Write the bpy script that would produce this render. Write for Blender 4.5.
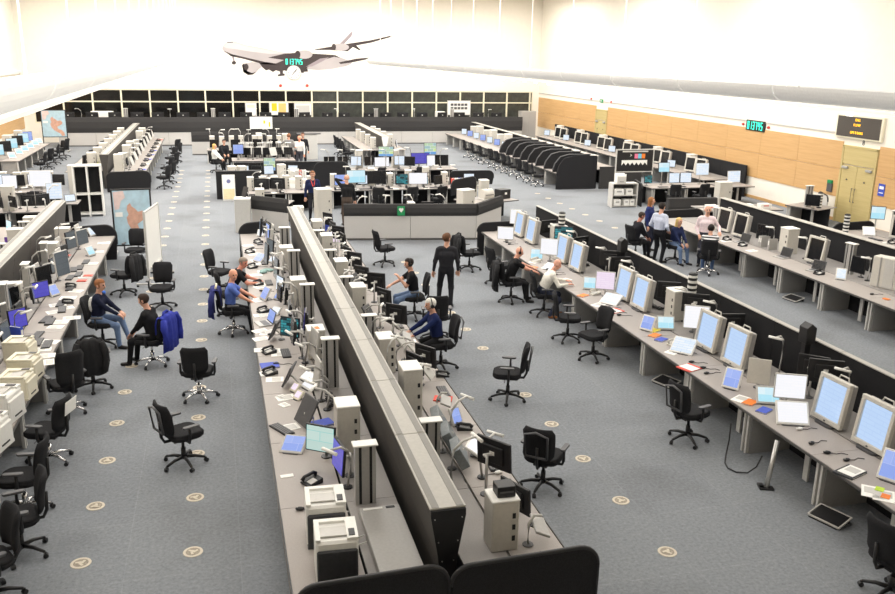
import bpy, bmesh, math, random
import numpy as np
from mathutils import Vector, Matrix, Euler
random.seed(11)
scene = bpy.context.scene
for _o in list(bpy.data.objects):
    bpy.data.objects.remove(_o, do_unlink=True)
col = scene.collection
R = math.radians

# ---------------------------------------------------------------- camera
# room axes: +Y runs down the hall, +X to the wood wall, floor at z = 0
F_PX, CX, CY, CAM_H = 860.0, 447.5, 297.0, 5.8
_vp, _roll = (213.0, 50.0), 0.018
_dy = Vector((_vp[0]-CX, -(_vp[1]-CY), -F_PX)).normalized()
_e = Vector((_vp[0]+1000-CX, -(_vp[1]+1000*_roll-CY), -F_PX))
_dz = _e.cross(_dy).normalized()
if _dz.y < 0: _dz = -_dz
_dx = _dy.cross(_dz)
CAMROT = Matrix((_dx, _dy, _dz))
_cd = bpy.data.cameras.new('camera')
_cd.sensor_width = 36.0; _cd.lens = F_PX*36/895; _cd.clip_end = 300
cam = bpy.data.objects.new('camera', _cd); col.objects.link(cam)
cam.matrix_world = Matrix.Translation((0, 0, CAM_H)) @ CAMROT.to_4x4()
scene.camera = cam
def at(px, py, z=0.0):
    """world point at height z that was measured at this photo pixel"""
    d = CAMROT @ Vector((px-CX, -(py-CY), -F_PX)); t = (z-CAM_H)/d.z
    return Vector((round(d.x*t, 2), round(d.y*t, 2), z))
def at_y(px, py, Y):
    d = CAMROT @ Vector((px-CX, -(py-CY), -F_PX)); t = Y/d.y
    return Vector((round(d.x*t, 3), Y, round(CAM_H+d.z*t, 3)))
def at_x(px, py, X):
    d = CAMROT @ Vector((px-CX, -(py-CY), -F_PX)); t = X/d.x
    return Vector((X, round(d.y*t, 3), round(CAM_H+d.z*t, 3)))

# ---------------------------------------------------------------- light
wd = bpy.data.worlds.new('night'); scene.world = wd; wd.use_nodes = True
wd.node_tree.nodes['Background'].inputs[0].default_value = (0.02, 0.025, 0.035, 1)
wd.node_tree.nodes['Background'].inputs[1].default_value = 0.3
def area(name, loc, sx, sy, power, rot=(0, 0, 0), color=(1, 0.97, 0.93)):
    l = bpy.data.lights.new(name, 'AREA'); l.shape = 'RECTANGLE'; l.size = sx; l.size_y = sy
    l.energy = power; l.color = color
    o = bpy.data.objects.new(name, l); o.location = loc; o.rotation_euler = rot; col.objects.link(o); return o
# rows of unseen fill lights added under the ceiling, stronger towards the far end
for yy, pw in ((9, 215), (20, 500), (31, 680), (42, 760), (53, 830)):
    for xx in (-7, 1, 9.5, 18):
        area('ceiling_fill', (xx, yy, 9.3), 5, 6, pw)
# the two suspended beams are uplighters: each throws a long strip of light at the ceiling
for xx in (-2.0, 10.05): area('beam_uplight', (xx, 32, 5.5), .4, 52, 750, (R(180), 0, 0))
scene.view_settings.view_transform = 'Standard'
scene.view_settings.look = 'None'
scene.view_settings.exposure = 0.0
scene.view_settings.gamma = 1.0
scene.view_settings.use_curve_mapping = False

# ---------------------------------------------------------------- materials
def lin(c): return tuple(((v/255)/12.92 if v/255 <= .04045 else ((v/255+.055)/1.055)**2.4) for v in c)
MATS = {}
def mat(name, rgb, rough=.6, metal=0., var=.12, scale=30., bump=0., emit=0., spec=.4):
    """procedural: a base colour broken up by noise, optional fine relief"""
    if name in MATS: return MATS[name]
    m = bpy.data.materials.new(name); m.use_nodes = True; nt = m.node_tree; b = nt.nodes['Principled BSDF']
    c = lin(rgb)
    tc = nt.nodes.new('ShaderNodeTexCoord'); nz = nt.nodes.new('ShaderNodeTexNoise'); nz.inputs['Scale'].default_value = scale
    nz.inputs['Detail'].default_value = 3
    nt.links.new(tc.outputs['Object'], nz.inputs['Vector'])
    cr = nt.nodes.new('ShaderNodeValToRGB')
    cr.color_ramp.elements[0].position = .3; cr.color_ramp.elements[1].position = .7
    cr.color_ramp.elements[0].color = tuple(v*(1-var) for v in c)+(1,)
    cr.color_ramp.elements[1].color = tuple(min(1, v*(1+var)) for v in c)+(1,)
    nt.links.new(nz.outputs['Fac'], cr.inputs['Fac'])
    nt.links.new(cr.outputs['Color'], b.inputs['Base Color'])
    b.inputs['Roughness'].default_value = rough; b.inputs['Metallic'].default_value = metal
    b.inputs['Specular IOR Level'].default_value = spec
    if bump:
        bp = nt.nodes.new('ShaderNodeBump'); bp.inputs['Strength'].default_value = bump; bp.inputs['Distance'].default_value = .01
        nt.links.new(nz.outputs['Fac'], bp.inputs['Height']); nt.links.new(bp.outputs['Normal'], b.inputs['Normal'])
    if emit:
        nt.links.new(cr.outputs['Color'], b.inputs['Emission Color']); b.inputs['Emission Strength'].default_value = emit
    MATS[name] = m; return m
def screen(name, base, blocks, emit=1.0, sx=3, sz=5, lines=True):
    """lit screen: flat base colour with blocks of print laid out in the screen's own plane"""
    if name in MATS: return MATS[name]
    m = bpy.data.materials.new(name); m.use_nodes = True; nt = m.node_tree; b = nt.nodes['Principled BSDF']
    tc = nt.nodes.new('ShaderNodeTexCoord'); mp = nt.nodes.new('ShaderNodeMapping')
    mp.inputs['Rotation'].default_value = (R(90), 0, 0)
    nt.links.new(tc.outputs['Generated'], mp.inputs['Vector'])
    br = nt.nodes.new('ShaderNodeTexBrick'); br.inputs['Scale'].default_value = 1
    br.inputs['Brick Width'].default_value = 1/sx; br.inputs['Row Height'].default_value = 1/sz
    br.inputs['Mortar Size'].default_value = .012; br.offset = .5
    br.inputs['Color1'].default_value = lin(base)+(1,); br.inputs['Color2'].default_value = lin(blocks[0])+(1,)
    br.inputs['Mortar'].default_value = lin(blocks[-1])+(1,)
    nt.links.new(mp.outputs['Vector'], br.inputs['Vector'])
    b.inputs['Base Color'].default_value = (.01, .01, .012, 1)
    b.inputs['Roughness'].default_value = .25
    nt.links.new(br.outputs['Color'], b.inputs['Emission Color']); b.inputs['Emission Strength'].default_value = emit
    MATS[name] = m; return m

# ---------------------------------------------------------------- mesh helpers
class MB:
    def __init__(s): s.v = []; s.f = []
    def add(s, vs, fs, M=None):
        n = len(s.v)
        s.v += [tuple(M @ Vector(p)) if M is not None else tuple(p) for p in vs]
        s.f += [tuple(i+n for i in f) for f in fs]; return s
    def box(s, c, d, rot=None, top=None):
        x, y, z = d[0]/2, d[1]/2, d[2]/2; t = top or (1, 1)
        vs = [(-x, -y, -z), (x, -y, -z), (x, y, -z), (-x, y, -z), (-x*t[0], -y*t[1], z), (x*t[0], -y*t[1], z), (x*t[0], y*t[1], z), (-x*t[0], y*t[1], z)]
        fs = [(3, 2, 1, 0), (4, 5, 6, 7), (0, 1, 5, 4), (1, 2, 6, 5), (2, 3, 7, 6), (3, 0, 4, 7)]
        M = Matrix.Translation(c)
        if rot is not None: M = M @ Euler(rot).to_matrix().to_4x4()
        return s.add(vs, fs, M)
    def bar(s, p0, p1, w, h):
        p0, p1 = Vector(p0), Vector(p1); d = p1-p0
        M = Matrix.Translation((p0+p1)/2) @ d.to_track_quat('Z', 'X').to_matrix().to_4x4()
        b = MB().box((0, 0, 0), (w, h, d.length)); return s.add(b.v, b.f, M)
    def cyl(s, p0, p1, r0, r1=None, n=10):
        r1 = r0 if r1 is None else r1
        p0, p1 = Vector(p0), Vector(p1); q = (p1-p0).to_track_quat('Z', 'Y')
        vs = []
        for p, r in ((p0, r0), (p1, r1)):
            for k in range(n):
                a = 2*math.pi*k/n; vs.append(p+q @ Vector((r*math.cos(a), r*math.sin(a), 0)))
        fs = [(k, (k+1) % n, n+(k+1) % n, n+k) for k in range(n)]+[tuple(range(n-1, -1, -1)), tuple(range(n, 2*n))]
        return s.add(vs, fs)
    def tube(s, pts, r, n=7):
        pts = [Vector(p) for p in pts]; vs = []; fs = []
        for i, p in enumerate(pts):
            d = (pts[min(i+1, len(pts)-1)]-pts[max(i-1, 0)]); q = d.to_track_quat('Z', 'Y')
            rr = r[i] if isinstance(r, (list, tuple)) else r
            for k in range(n):
                a = 2*math.pi*k/n; vs.append(p+q @ Vector((rr*math.cos(a), rr*math.sin(a), 0)))
        m = len(pts)
        for i in range(m-1):
            for k in range(n): fs.append((i*n+k, i*n+(k+1) % n, (i+1)*n+(k+1) % n, (i+1)*n+k))
        fs += [tuple(range(n-1, -1, -1)), tuple(range((m-1)*n, m*n))]
        return s.add(vs, fs)
    def lathe(s, prof, n=14, c=(0, 0, 0)):
        vs = []; fs = []; m = len(prof)
        for r, z in prof:
            for k in range(n):
                a = 2*math.pi*k/n; vs.append((c[0]+r*math.cos(a), c[1]+r*math.sin(a), c[2]+z))
        for i in range(m-1):
            for k in range(n): fs.append((i*n+k, i*n+(k+1) % n, (i+1)*n+(k+1) % n, (i+1)*n+k))
        fs += [tuple(range(n-1, -1, -1)), tuple(range((m-1)*n, m*n))]
        return s.add(vs, fs)
    def prism(s, out, a, b, axis='z'):
        """outline (u,v) extruded along an axis from a to b"""
        n = len(out)
        def pt(u, v, w): return (u, v, w) if axis == 'z' else ((w, u, v) if axis == 'x' else (u, w, v))
        area2 = sum(out[i][0]*out[(i+1) % n][1]-out[(i+1) % n][0]*out[i][1] for i in range(n))
        o = list(out) if area2 > 0 else list(reversed(out))
        if axis == 'y': o = o[::-1]
        vs = [pt(u, v, a) for u, v in o]+[pt(u, v, b) for u, v in o]
        fs = [tuple(range(n-1, -1, -1)), tuple(range(n, 2*n))]+[(k, (k+1) % n, n+(k+1) % n, n+k) for k in range(n)]
        return s.add(vs, fs)
    def sphere(s, c, r, n=10, m=6):
        rx, ry, rz = r if isinstance(r, (tuple, list)) else (r, r, r)
        prof = [(max(1e-4, math.sin(math.pi*i/m)), -math.cos(math.pi*i/m)) for i in range(m+1)]
        b = MB().lathe(prof, n); return s.add([(c[0]+x*rx, c[1]+y*ry, c[2]+z*rz) for x, y, z in b.v], b.f)
    def mesh(s, name, m, bevel=0., smooth=False):
        me = bpy.data.meshes.new(name); me.from_pydata([tuple(p) for p in s.v], [], s.f)
        if bevel:
            bm = bmesh.new(); bm.from_mesh(me)
            bmesh.ops.bevel(bm, geom=[e for e in bm.edges if len(e.link_faces) == 2 and e.calc_face_angle(0) > .5], offset=bevel, segments=1, profile=.5, affect='EDGES', clamp_overlap=True)
            bm.to_mesh(me); bm.free()
        if smooth:
            for p in me.polygons: p.use_smooth = len(p.vertices) < 8
        if m is not None: me.materials.append(m)
        return me
def rrect(w, h, r, n=4, cx=0, cy=0):
    out = []
    for sx, sy, a0 in ((1, 1, 0), (-1, 1, 90), (-1, -1, 180), (1, -1, 270)):
        for k in range(n+1):
            a = R(a0+90*k/n); out.append((cx+sx*(w/2-r)+r*math.cos(a), cy+sy*(h/2-r)+r*math.sin(a)))
    return out
CACHE = {}
def part(name, key, m, fn, loc=(0, 0, 0), rot=(0, 0, 0), kids=(), bevel=0., smooth=False, label=None):
    """one part of a thing; alike parts share mesh data"""
    k = (key, m.name)
    if k not in CACHE:
        b = MB(); fn(b); CACHE[k] = b.mesh(key, m, bevel, smooth)
    return (name, CACHE[k], loc, rot, tuple(kids), label)
ALL = []
SMALL = {'monitor', 'lamp', 'telephone', 'keyboard', 'mouse', 'paper', 'book', 'touch screen', 'laptop', 'equipment', 'column', 'printer', 'display', 'binder', 'signal stack', 'tray', 'box', 'cable', 'cloth'}
FILL = False   # while True, an item that finds no clear spot is left out
TAKEN = []
def bounds(parts, loc, rz):
    lo = [1e9]*3; hi = [-1e9]*3
    def rec(p, M):
        M = M @ Matrix.Translation(p[2]) @ Euler(p[3]).to_matrix().to_4x4()
        k = ('bb', p[1].name)
        if k not in CACHE:
            a = np.empty(len(p[1].vertices)*3); p[1].vertices.foreach_get('co', a); CACHE[k] = a.reshape(-1, 3)
        A = CACHE[k] @ np.array(M.to_3x3()).T + np.array(M.translation)
        for i in range(3): lo[i] = min(lo[i], A[:, i].min()); hi[i] = max(hi[i], A[:, i].max())
        for q in p[4]: rec(q, M)
    for p in parts: rec(p, Matrix.Translation(loc) @ Matrix.Rotation(rz, 4, 'Z'))
    return lo, hi
def settle(parts, loc, rz):
    """nudge a desk item along or across its desk until it stands clear of its neighbours"""
    lo, hi = bounds(parts, loc, rz)
    best = None
    near = [t for t in TAKEN if t[0][0] < hi[0]+.7 and t[1][0] > lo[0]-.7 and t[0][1] < hi[1]+.7 and t[1][1] > lo[1]-.7 and t[0][2] < hi[2] and t[1][2] > lo[2]]
    for dx, dy in OFFS:
        if FILL and abs(dx)+abs(dy) > .36: break
        v = 0.
        for a, b in near:
            w = 1.
            for i, d in ((0, dx), (1, dy), (2, 0)):
                e = min(hi[i]+d, b[i])-max(lo[i]+d, a[i])
                if e <= .004: w = 0; break
                w *= e
            v += w
        sc = v*60+abs(dx)*1.3+abs(dy)
        if best is None or sc < best[0]: best = (sc, dx, dy, v)
        if v == 0 and best[0] == sc and abs(dx)+abs(dy) == 0: break
    _, dx, dy, v = best
    if FILL and v > .0008: return None
    TAKEN.append(([lo[0]+dx, lo[1]+dy, lo[2]], [hi[0]+dx, hi[1]+dy, hi[2]]))
    return (loc[0]+dx, loc[1]+dy, loc[2])
OFFS = sorted([(.07*i, .07*j) for i in range(-3, 4) for j in range(-8, 9)], key=lambda q: abs(q[0])*1.3+abs(q[1]))
def spawn(name, parts, loc, rz=0., label='', cat='', where='', tilt=None):
    """a thing: an empty at its base that parents its parts (and their sub-parts)"""
    if cat in SMALL:
        loc = settle(parts, loc, rz)
        if loc is None: return None
    o = bpy.data.objects.new(name, None); o.empty_display_size = .1
    o.location = loc; o.rotation_euler = (0, 0, rz) if tilt is None else (tilt[0], tilt[1], rz)
    col.objects.link(o)
    def rec(p, par):
        c = bpy.data.objects.new(p[0], p[1]); c.location = p[2]; c.rotation_euler = p[3]; c.parent = par
        col.objects.link(c)
        if p[5]: c['label'] = p[5]
        for q in p[4]: rec(q, c)
    for p in parts: rec(p, o)
    tagit(o, label, cat, where); return o
def tagit(o, label, cat, where=''):
    o['label'] = (label+' '+where).strip(); o['category'] = cat; ALL.append(o); return o
def solo(name, p, loc, rz=0., label='', cat='', where='', rot=None):
    """a thing that is a single mesh (its sub-pieces become its parts)"""
    if cat in SMALL:
        loc = settle([(p[0], p[1], (0, 0, 0), (0, 0, 0), (), None)], loc, rz)
        if loc is None: return None
    o = bpy.data.objects.new(name, p[1]); o.location = loc; o.rotation_euler = rot or (0, 0, rz); col.objects.link(o)
    for q in p[4]:
        c = bpy.data.objects.new(q[0], q[1]); c.location = q[2]; c.rotation_euler = q[3]; c.parent = o; col.objects.link(c)
    tagit(o, label, cat, where); return o
def struct(name, b, m, bevel=0., parent=None, loc=(0, 0, 0)):
    o = bpy.data.objects.new(name, b.mesh(name, m, bevel)); o.location = loc; col.objects.link(o)
    if parent is not None: o.parent = parent
    else: o['kind'] = 'structure'
    return o
def child(name, parent, me, loc=(0, 0, 0), rot=(0, 0, 0), kind=None):
    o = bpy.data.objects.new(name, me); o.location = loc; o.rotation_euler = rot; o.parent = parent; col.objects.link(o)
    if kind: o['kind'] = kind
    return o
# ---------------------------------------------------------------- palette
M_desk = mat('desk_laminate', (163, 156, 151), .55, var=.05, scale=60)
M_desk2 = mat('rear_laminate', (150, 146, 143), .55, var=.05, scale=60)
M_edge = mat('desk_edge', (86, 84, 82), .5)
M_black = mat('black_fabric', (42, 42, 44), .9, var=.25, scale=120, bump=.2, spec=.15)
M_char = mat('charcoal_fabric', (64, 63, 63), .9, var=.15, scale=120, bump=.2, spec=.15)
M_plastic = mat('black_plastic', (36, 36, 38), .45, var=.1)
M_dkgrey = mat('dark_grey_plastic', (84, 84, 86), .5, var=.08)
M_grey = mat('grey_metal', (172, 170, 167), .45, metal=.15, var=.05)
M_lgrey = mat('light_grey_paint', (198, 196, 191), .5, var=.04)
M_beige = mat('beige_casing', (206, 202, 193), .55, var=.04)
M_white = mat('white_plastic', (236, 235, 230), .5, var=.03)
M_cream = mat('cream_plastic', (226, 220, 200), .5, var=.03)
M_alu = mat('brushed_aluminium', (190, 189, 186), .35, metal=.6, var=.06, scale=80)
M_chrome = mat('chrome', (215, 215, 215), .15, metal=1., var=.03)
M_paper = mat('paper', (244, 243, 238), .8, var=.02)
M_red = mat('red_card', (222, 78, 62), .6, var=.05)
M_blue = mat('blue_card', (62, 84, 190), .6, var=.05)
M_orange = mat('orange_card', (235, 130, 50), .6, var=.05)
M_yellow = mat('yellow_plastic', (214, 196, 40), .45, var=.05)
M_purple = mat('purple_plastic', (98, 62, 150), .5, var=.06)
M_green = mat('green_vinyl', (30, 140, 84), .6, var=.05)
M_teal = mat('teal_cloth', (140, 170, 165), .9, var=.2, scale=50, bump=.4)
M_wall = mat('white_wall_paint', (244, 238, 226), .85, var=.015, scale=4, spec=.1)
M_screen_off = mat('dark_screen', (26, 27, 30), .2, var=.05)
M_panelgrey = mat('console_panel', (196, 193, 189), .6, var=.03)
S_radar = screen('radar_screen', (188, 213, 246), [(190, 215, 247), (182, 208, 244)], 1.0, 2, 9)
S_white = screen('white_screen', (250, 249, 252), [(248, 248, 252), (245, 246, 251)], 1.0, 2, 8)
S_pink = screen('pink_screen', (240, 222, 240), [(243, 228, 243), (233, 214, 236)], 1.0, 2, 8)
S_pale = screen('pale_blue_touch_screen', (222, 236, 250), [(238, 244, 250), (205, 225, 248)], 1.0, 2, 6)
S_cyan = screen('cyan_touch_screen', (168, 226, 244), [(226, 242, 248), (214, 240, 246)], 1.0, 1.5, 2)
S_blue = screen('blue_screen', (138, 162, 232), [(160, 180, 238), (176, 192, 240)], 1.0, 1.3, 2)
S_violet = screen('violet_screen', (96, 90, 210), [(104, 96, 216), (90, 86, 200)], .75, 2, 4)
S_ui = screen('dark_screen_with_cyan_lists', (24, 34, 40), [(60, 160, 170), (20, 26, 32)], .9, 3, 7)
S_green = screen('pale_green_screen', (196, 222, 214), [(206, 230, 222), (150, 215, 210)], .9, 1, 2.5)
S_tile = screen('coloured_tile_screen', (80, 150, 226), [(206, 226, 150), (236, 240, 244)], 1.0, 2, 4)
S_dull = screen('dim_grey_screen', (120, 128, 132), [(126, 134, 138), (114, 122, 126)], .5, 1, 4)

# carpet: blue-grey cut pile with mottling, worn smudges and faint tile joints
def carpet():
    m = bpy.data.materials.new('carpet'); m.use_nodes = True; nt = m.node_tree; b = nt.nodes['Principled BSDF']; N = nt.nodes.new; L = nt.links.new
    tc = N('ShaderNodeTexCoord')
    n1 = N('ShaderNodeTexNoise'); n1.inputs['Scale'].default_value = 22; n1.inputs['Detail'].default_value = 6; n1.inputs['Roughness'].default_value = .75
    n2 = N('ShaderNodeTexNoise'); n2.inputs['Scale'].default_value = .55; n2.inputs['Detail'].default_value = 3
    br = N('ShaderNodeTexBrick'); br.offset = 0; br.inputs['Scale'].default_value = 1; br.inputs['Brick Width'].default_value = 1.3; br.inputs['Row Height'].default_value = 1.3
    br.inputs['Mortar Size'].default_value = .006; br.inputs['Color1'].default_value = (1, 1, 1, 1); br.inputs['Color2'].default_value = (.965, .965, .975, 1); br.inputs['Mortar'].default_value = (1.1, 1.1, 1.1, 1)
    for n in (n1, n2, br): L(tc.outputs['Object'], n.inputs['Vector'])
    c1 = N('ShaderNodeValToRGB'); c1.color_ramp.elements[0].position = .3; c1.color_ramp.elements[1].position = .72
    c1.color_ramp.elements[0].color = lin((117, 121, 126))+(1,); c1.color_ramp.elements[1].color = lin((151, 155, 159))+(1,)
    L(n1.outputs['Fac'], c1.inputs['Fac'])
    c2 = N('ShaderNodeValToRGB'); c2.color_ramp.elements[0].position = .28; c2.color_ramp.elements[1].position = .5
    c2.color_ramp.elements[0].color = (.8, .79, .78, 1); c2.color_ramp.elements[1].color = (1, 1, 1, 1)
    L(n2.outputs['Fac'], c2.inputs['Fac'])
    m1 = N('ShaderNodeMixRGB'); m1.blend_type = 'MULTIPLY'; m1.inputs[0].default_value = 1; L(c1.outputs[0], m1.inputs[1]); L(c2.outputs[0], m1.inputs[2])
    m2 = N('ShaderNodeMixRGB'); m2.blend_type = 'MULTIPLY'; m2.inputs[0].default_value = 1; L(m1.outputs[0], m2.inputs[1]); L(br.outputs['Color'], m2.inputs[2])
    L(m2.outputs[0], b.inputs['Base Color']); b.inputs['Roughness'].default_value = .95; b.inputs['Specular IOR Level'].default_value = .1
    bp = N('ShaderNodeBump'); bp.inputs['Strength'].default_value = .3; L(n1.outputs['Fac'], bp.inputs['Height']); L(bp.outputs[0], b.inputs['Normal'])
    return m
def wood(name, a, bcol):
    m = bpy.data.materials.new(name); m.use_nodes = True; nt = m.node_tree; b = nt.nodes['Principled BSDF']; N = nt.nodes.new; L = nt.links.new
    tc = N('ShaderNodeTexCoord'); mp = N('ShaderNodeMapping'); mp.inputs['Scale'].default_value = (1, .35, 9)
    nz = N('ShaderNodeTexNoise'); nz.inputs['Scale'].default_value = 2.2; nz.inputs['Detail'].default_value = 5; nz.inputs['Distortion'].default_value = .6
    L(tc.outputs['Object'], mp.inputs['Vector']); L(mp.outputs[0], nz.inputs['Vector'])
    c = N('ShaderNodeValToRGB'); c.color_ramp.elements[0].position = .3; c.color_ramp.elements[1].position = .7
    c.color_ramp.elements[0].color = lin(a)+(1,); c.color_ramp.elements[1].color = lin(bcol)+(1,)
    L(nz.outputs['Fac'], c.inputs['Fac']); L(c.outputs[0], b.inputs['Base Color']); b.inputs['Roughness'].default_value = .5
    return m
M_carpet = carpet()
M_wood = wood('maple_veneer', (200, 157, 104), (213, 173, 120))
M_door = wood('pale_door_veneer', (190, 172, 116), (200, 182, 128))
M_glass = mat('night_glass', (22, 21, 20), .12, var=.5, scale=.9)
M_glass2 = mat('grey_glass', (66, 68, 64), .2, var=.25, scale=3)
M_frame = mat('cream_frame', (236, 230, 206), .5, var=.02)

# ---------------------------------------------------------------- room shell
XL, XR, YB, YN, ZC = -11.6, 22.4, 59.5, -2.0, 9.6
fl = struct('floor', MB().box(((XL+XR)/2, (YB+YN)/2, -.1), (XR-XL+.6, YB-YN+.6, .2)), M_carpet)
struct('ceiling', MB().box(((XL+XR)/2, (YB+YN)/2, ZC+.1), (XR-XL+.6, YB-YN+.6, .2)), M_wall)
struct('wall_near', MB().box(((XL+XR)/2, YN-.1, ZC/2), (XR-XL, .2, ZC)), M_wall)
wf = struct('wall_far', MB().box(((XL+XR)/2, YB+.15, .6), (XR-XL, .3, 1.2)).box(((XL+XR)/2, YB+.15, (3.32+ZC)/2), (XR-XL, .3, ZC-3.32)).box((XL+.3, YB+.15, 2.26), (.6, .3, 2.12)).box((XR-.22, YB+.15, 2.26), (.44, .3, 2.12)), M_wall)
wl = struct('wall_left', MB().box((XL-.15, (YB+YN)/2, ZC/2), (.3, YB-YN, ZC)), M_wall)
wr = struct('wall_right', MB().box((XR+.15, (YB+YN)/2, ZC/2), (.3, YB-YN, ZC)), M_wall)
# far windows: cream bars, dark panes
mull = [-10.98+1.723*k for k in range(20)]
mull = [x for x in mull if x < 21.95]+[21.96]
win = struct('window_1', MB().box(((mull[0]+mull[-1])/2, YB+.1, 3.3), (mull[-1]-mull[0]+.1, .14, .09)).box(((mull[0]+mull[-1])/2, YB+.1, 1.24), (mull[-1]-mull[0]+.1, .14, .08)), M_frame)
mm = MB().box((0, 0, 0), (.1, .14, 2.0)).mesh('mullion', M_frame)
tm = {}
for i, x in enumerate(mull):
    child('mullion', win, mm, (x, YB+.1, 2.26))
    if i+1 < len(mull):
        w = mull[i+1]-x-.1
        k = round(w, 2)
        if k not in tm:
            tm[k] = (MB().box((0, 0, 0), (w, .1, .08)).mesh('transom', M_frame), MB().box((0, 0, 0), (w, .02, .66)).mesh('pane', M_glass), MB().box((0, 0, 0), (w, .02, 1.2)).mesh('pane', M_glass),
                     MB().box((0, 0, 0), (w, .02, .66)).mesh('pane', M_glass2), MB().box((0, 0, 0), (w, .02, 1.2)).mesh('pane', M_glass2))
        cx = (x+mull[i+1])/2; g = 2 if cx > 6.2 else 0
        child('transom', win, tm[k][0], (cx, YB+.1, 2.54))
        child('pane', win, tm[k][1+g], (cx, YB+.12, 2.92)); child('pane', win, tm[k][2+g], (cx, YB+.12, 1.9))
# maple panels on both side walls: two courses, each panel its own piece with open joints
def panels(wall, X, side, y0, y1, z0=.9, z1=2.96, w=2.45):
    n = max(1, round((y1-y0)/w)); st = (y1-y0)/n; zh = (z1-z0)/2
    me = MB().box((0, 0, 0), (.03, st-.012, zh-.012)).mesh('wood_panel', M_wood)
    for k in range(n):
        for r in range(2): child('wood_panel', wall, me, (X-side*.016, y0+st*(k+.5), z0+zh*(r+.5)))
DY0, DY1 = 25.62, 27.25
d2 = sorted([at_x(597, 115, XR).y, at_x(607, 117, XR).y])
panels(wr, XR, 1, DY1+.12, d2[0]-.1); panels(wr, XR, 1, d2[1]+.1, YB-.1); panels(wr, XR, 1, 15.5, DY0-.12)
panels(wl, XL, -1, 30, YB-.2)
b = MB()
for y0, y1 in ((15, DY0-.1), (DY1+.1, d2[0]-.1), (d2[1]+.1, YB-.05)): b.box((XR-.012, (y0+y1)/2, .06), (.024, y1-y0, .12))
struct('baseboard_right', b, M_wood)
b = MB()
for y0, y1 in ((DY1+.1, YB-.05),): b.box((XR-.02, (y0+y1)/2, 3.25), (.04, y1-y0, .05))
struct('trim_1', b, M_lgrey)
struct('trim_2', MB().box((XL+.06, 33, 4.3), (.12, 53, .16)), M_white)
mp_ = mat('pinkish_white_panel', (246, 232, 226), .8, var=.01, spec=.1)
for k in range(7): child('upper_panel', wl, MB().box((0, 0, 0), (.04, 5.4, 2.6)).mesh('upper_panel', mp_), (XL+.02, 10+5.9*k, 5.8))

def door(name, y0, y1, ztop, wall_x, handles=True):
    cy = (y0+y1)/2; w = y1-y0
    d = struct(name, MB().box((wall_x-.03, y0-.05, ztop/2), (.08, .1, ztop+.1)).box((wall_x-.03, y1+.05, ztop/2), (.08, .1, ztop+.1)).box((wall_x-.03, cy, ztop+.03), (.08, w+.2, .08)), M_door, .006)
    lf = MB().box((0, 0, 0), (.05, w/2-.012, 2.12)).mesh('door_leaf', M_door, .004)
    for s in (-1, 1):
        l = child('door_leaf', d, lf, (wall_x-.03, cy+s*w/4, 1.07))
        if handles:
            child('pull_handle', l, MB().tube([(-.03, 0, -.25), (-.07, 0, -.25), (-.07, 0, .25), (-.03, 0, .25)], .014).mesh('pull_handle', M_dkgrey), (-.02, -s*(w/4-.08), .02))
            child('closer', l, MB().box((0, 0, 0), (.07, .3, .09)).mesh('closer', M_grey, .01), (-.06, s*(w/4-.2), .98))
            child('lock', l, MB().cyl((-.03, 0, 0), (-.05, 0, 0), .03).mesh('lock', M_dkgrey), (-.01, s*.05, .55))
    child('transom_panel', d, MB().box((0, 0, 0), (.05, w-.01, ztop-2.17)).mesh('transom_panel', M_door, .004), (wall_x-.03, cy, (ztop+2.16)/2))
    return d
door('door_1', DY0, DY1, 2.78, XR); door('door_2', d2[0], d2[1], 2.7, XR)

def text_mesh(s, size, m, name='lettering', ext=.004):
    c = bpy.data.curves.new(name, 'FONT'); c.body = s; c.size = size; c.align_x = 'CENTER'; c.align_y = 'CENTER'; c.extrude = ext; c.resolution_u = 2
    o = bpy.data.objects.new(name, c); col.objects.link(o)
    me = bpy.data.meshes.new_from_object(o.evaluated_get(bpy.context.evaluated_depsgraph_get()))
    bpy.data.objects.remove(o, do_unlink=True); bpy.data.curves.remove(c)
    me.materials.clear(); me.materials.append(m); return me
SEG = {'0': 'abcdef', '1': 'bc', '2': 'abged', '3': 'abgcd', '4': 'fgbc', '5': 'afgcd', '7': 'abc'}
def digit(b, ch, x, z, w, h, t):
    s = {'a': ((0, h), (w, h)), 'g': ((0, h/2), (w, h/2)), 'd': ((0, 0), (w, 0)), 'f': ((0, h/2), (0, h)), 'e': ((0, 0), (0, h/2)), 'b': ((w, h/2), (w, h)), 'c': ((w, 0), (w, h/2))}
    for k in SEG[ch]:
        (x0, z0), (x1, z1) = s[k]; b.box((x+(x0+x1)/2, -.012, z+(z0+z1)/2), (abs(x1-x0)+t, .008, abs(z1-z0)+t))
M_led = mat('cyan_led', (70, 240, 210), .4, var=.02, emit=1.3)
M_amber = mat('amber_led', (255, 190, 40), .4, var=.02, emit=1.6)
def digi(w, h):
    def f(b):
        n = 6; st = w/n
        for i, ch in enumerate('013745'): digit(b, ch, -w/2+st*(i+.25), -h/2, st*.48, h, h*.1)
    return f
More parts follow.
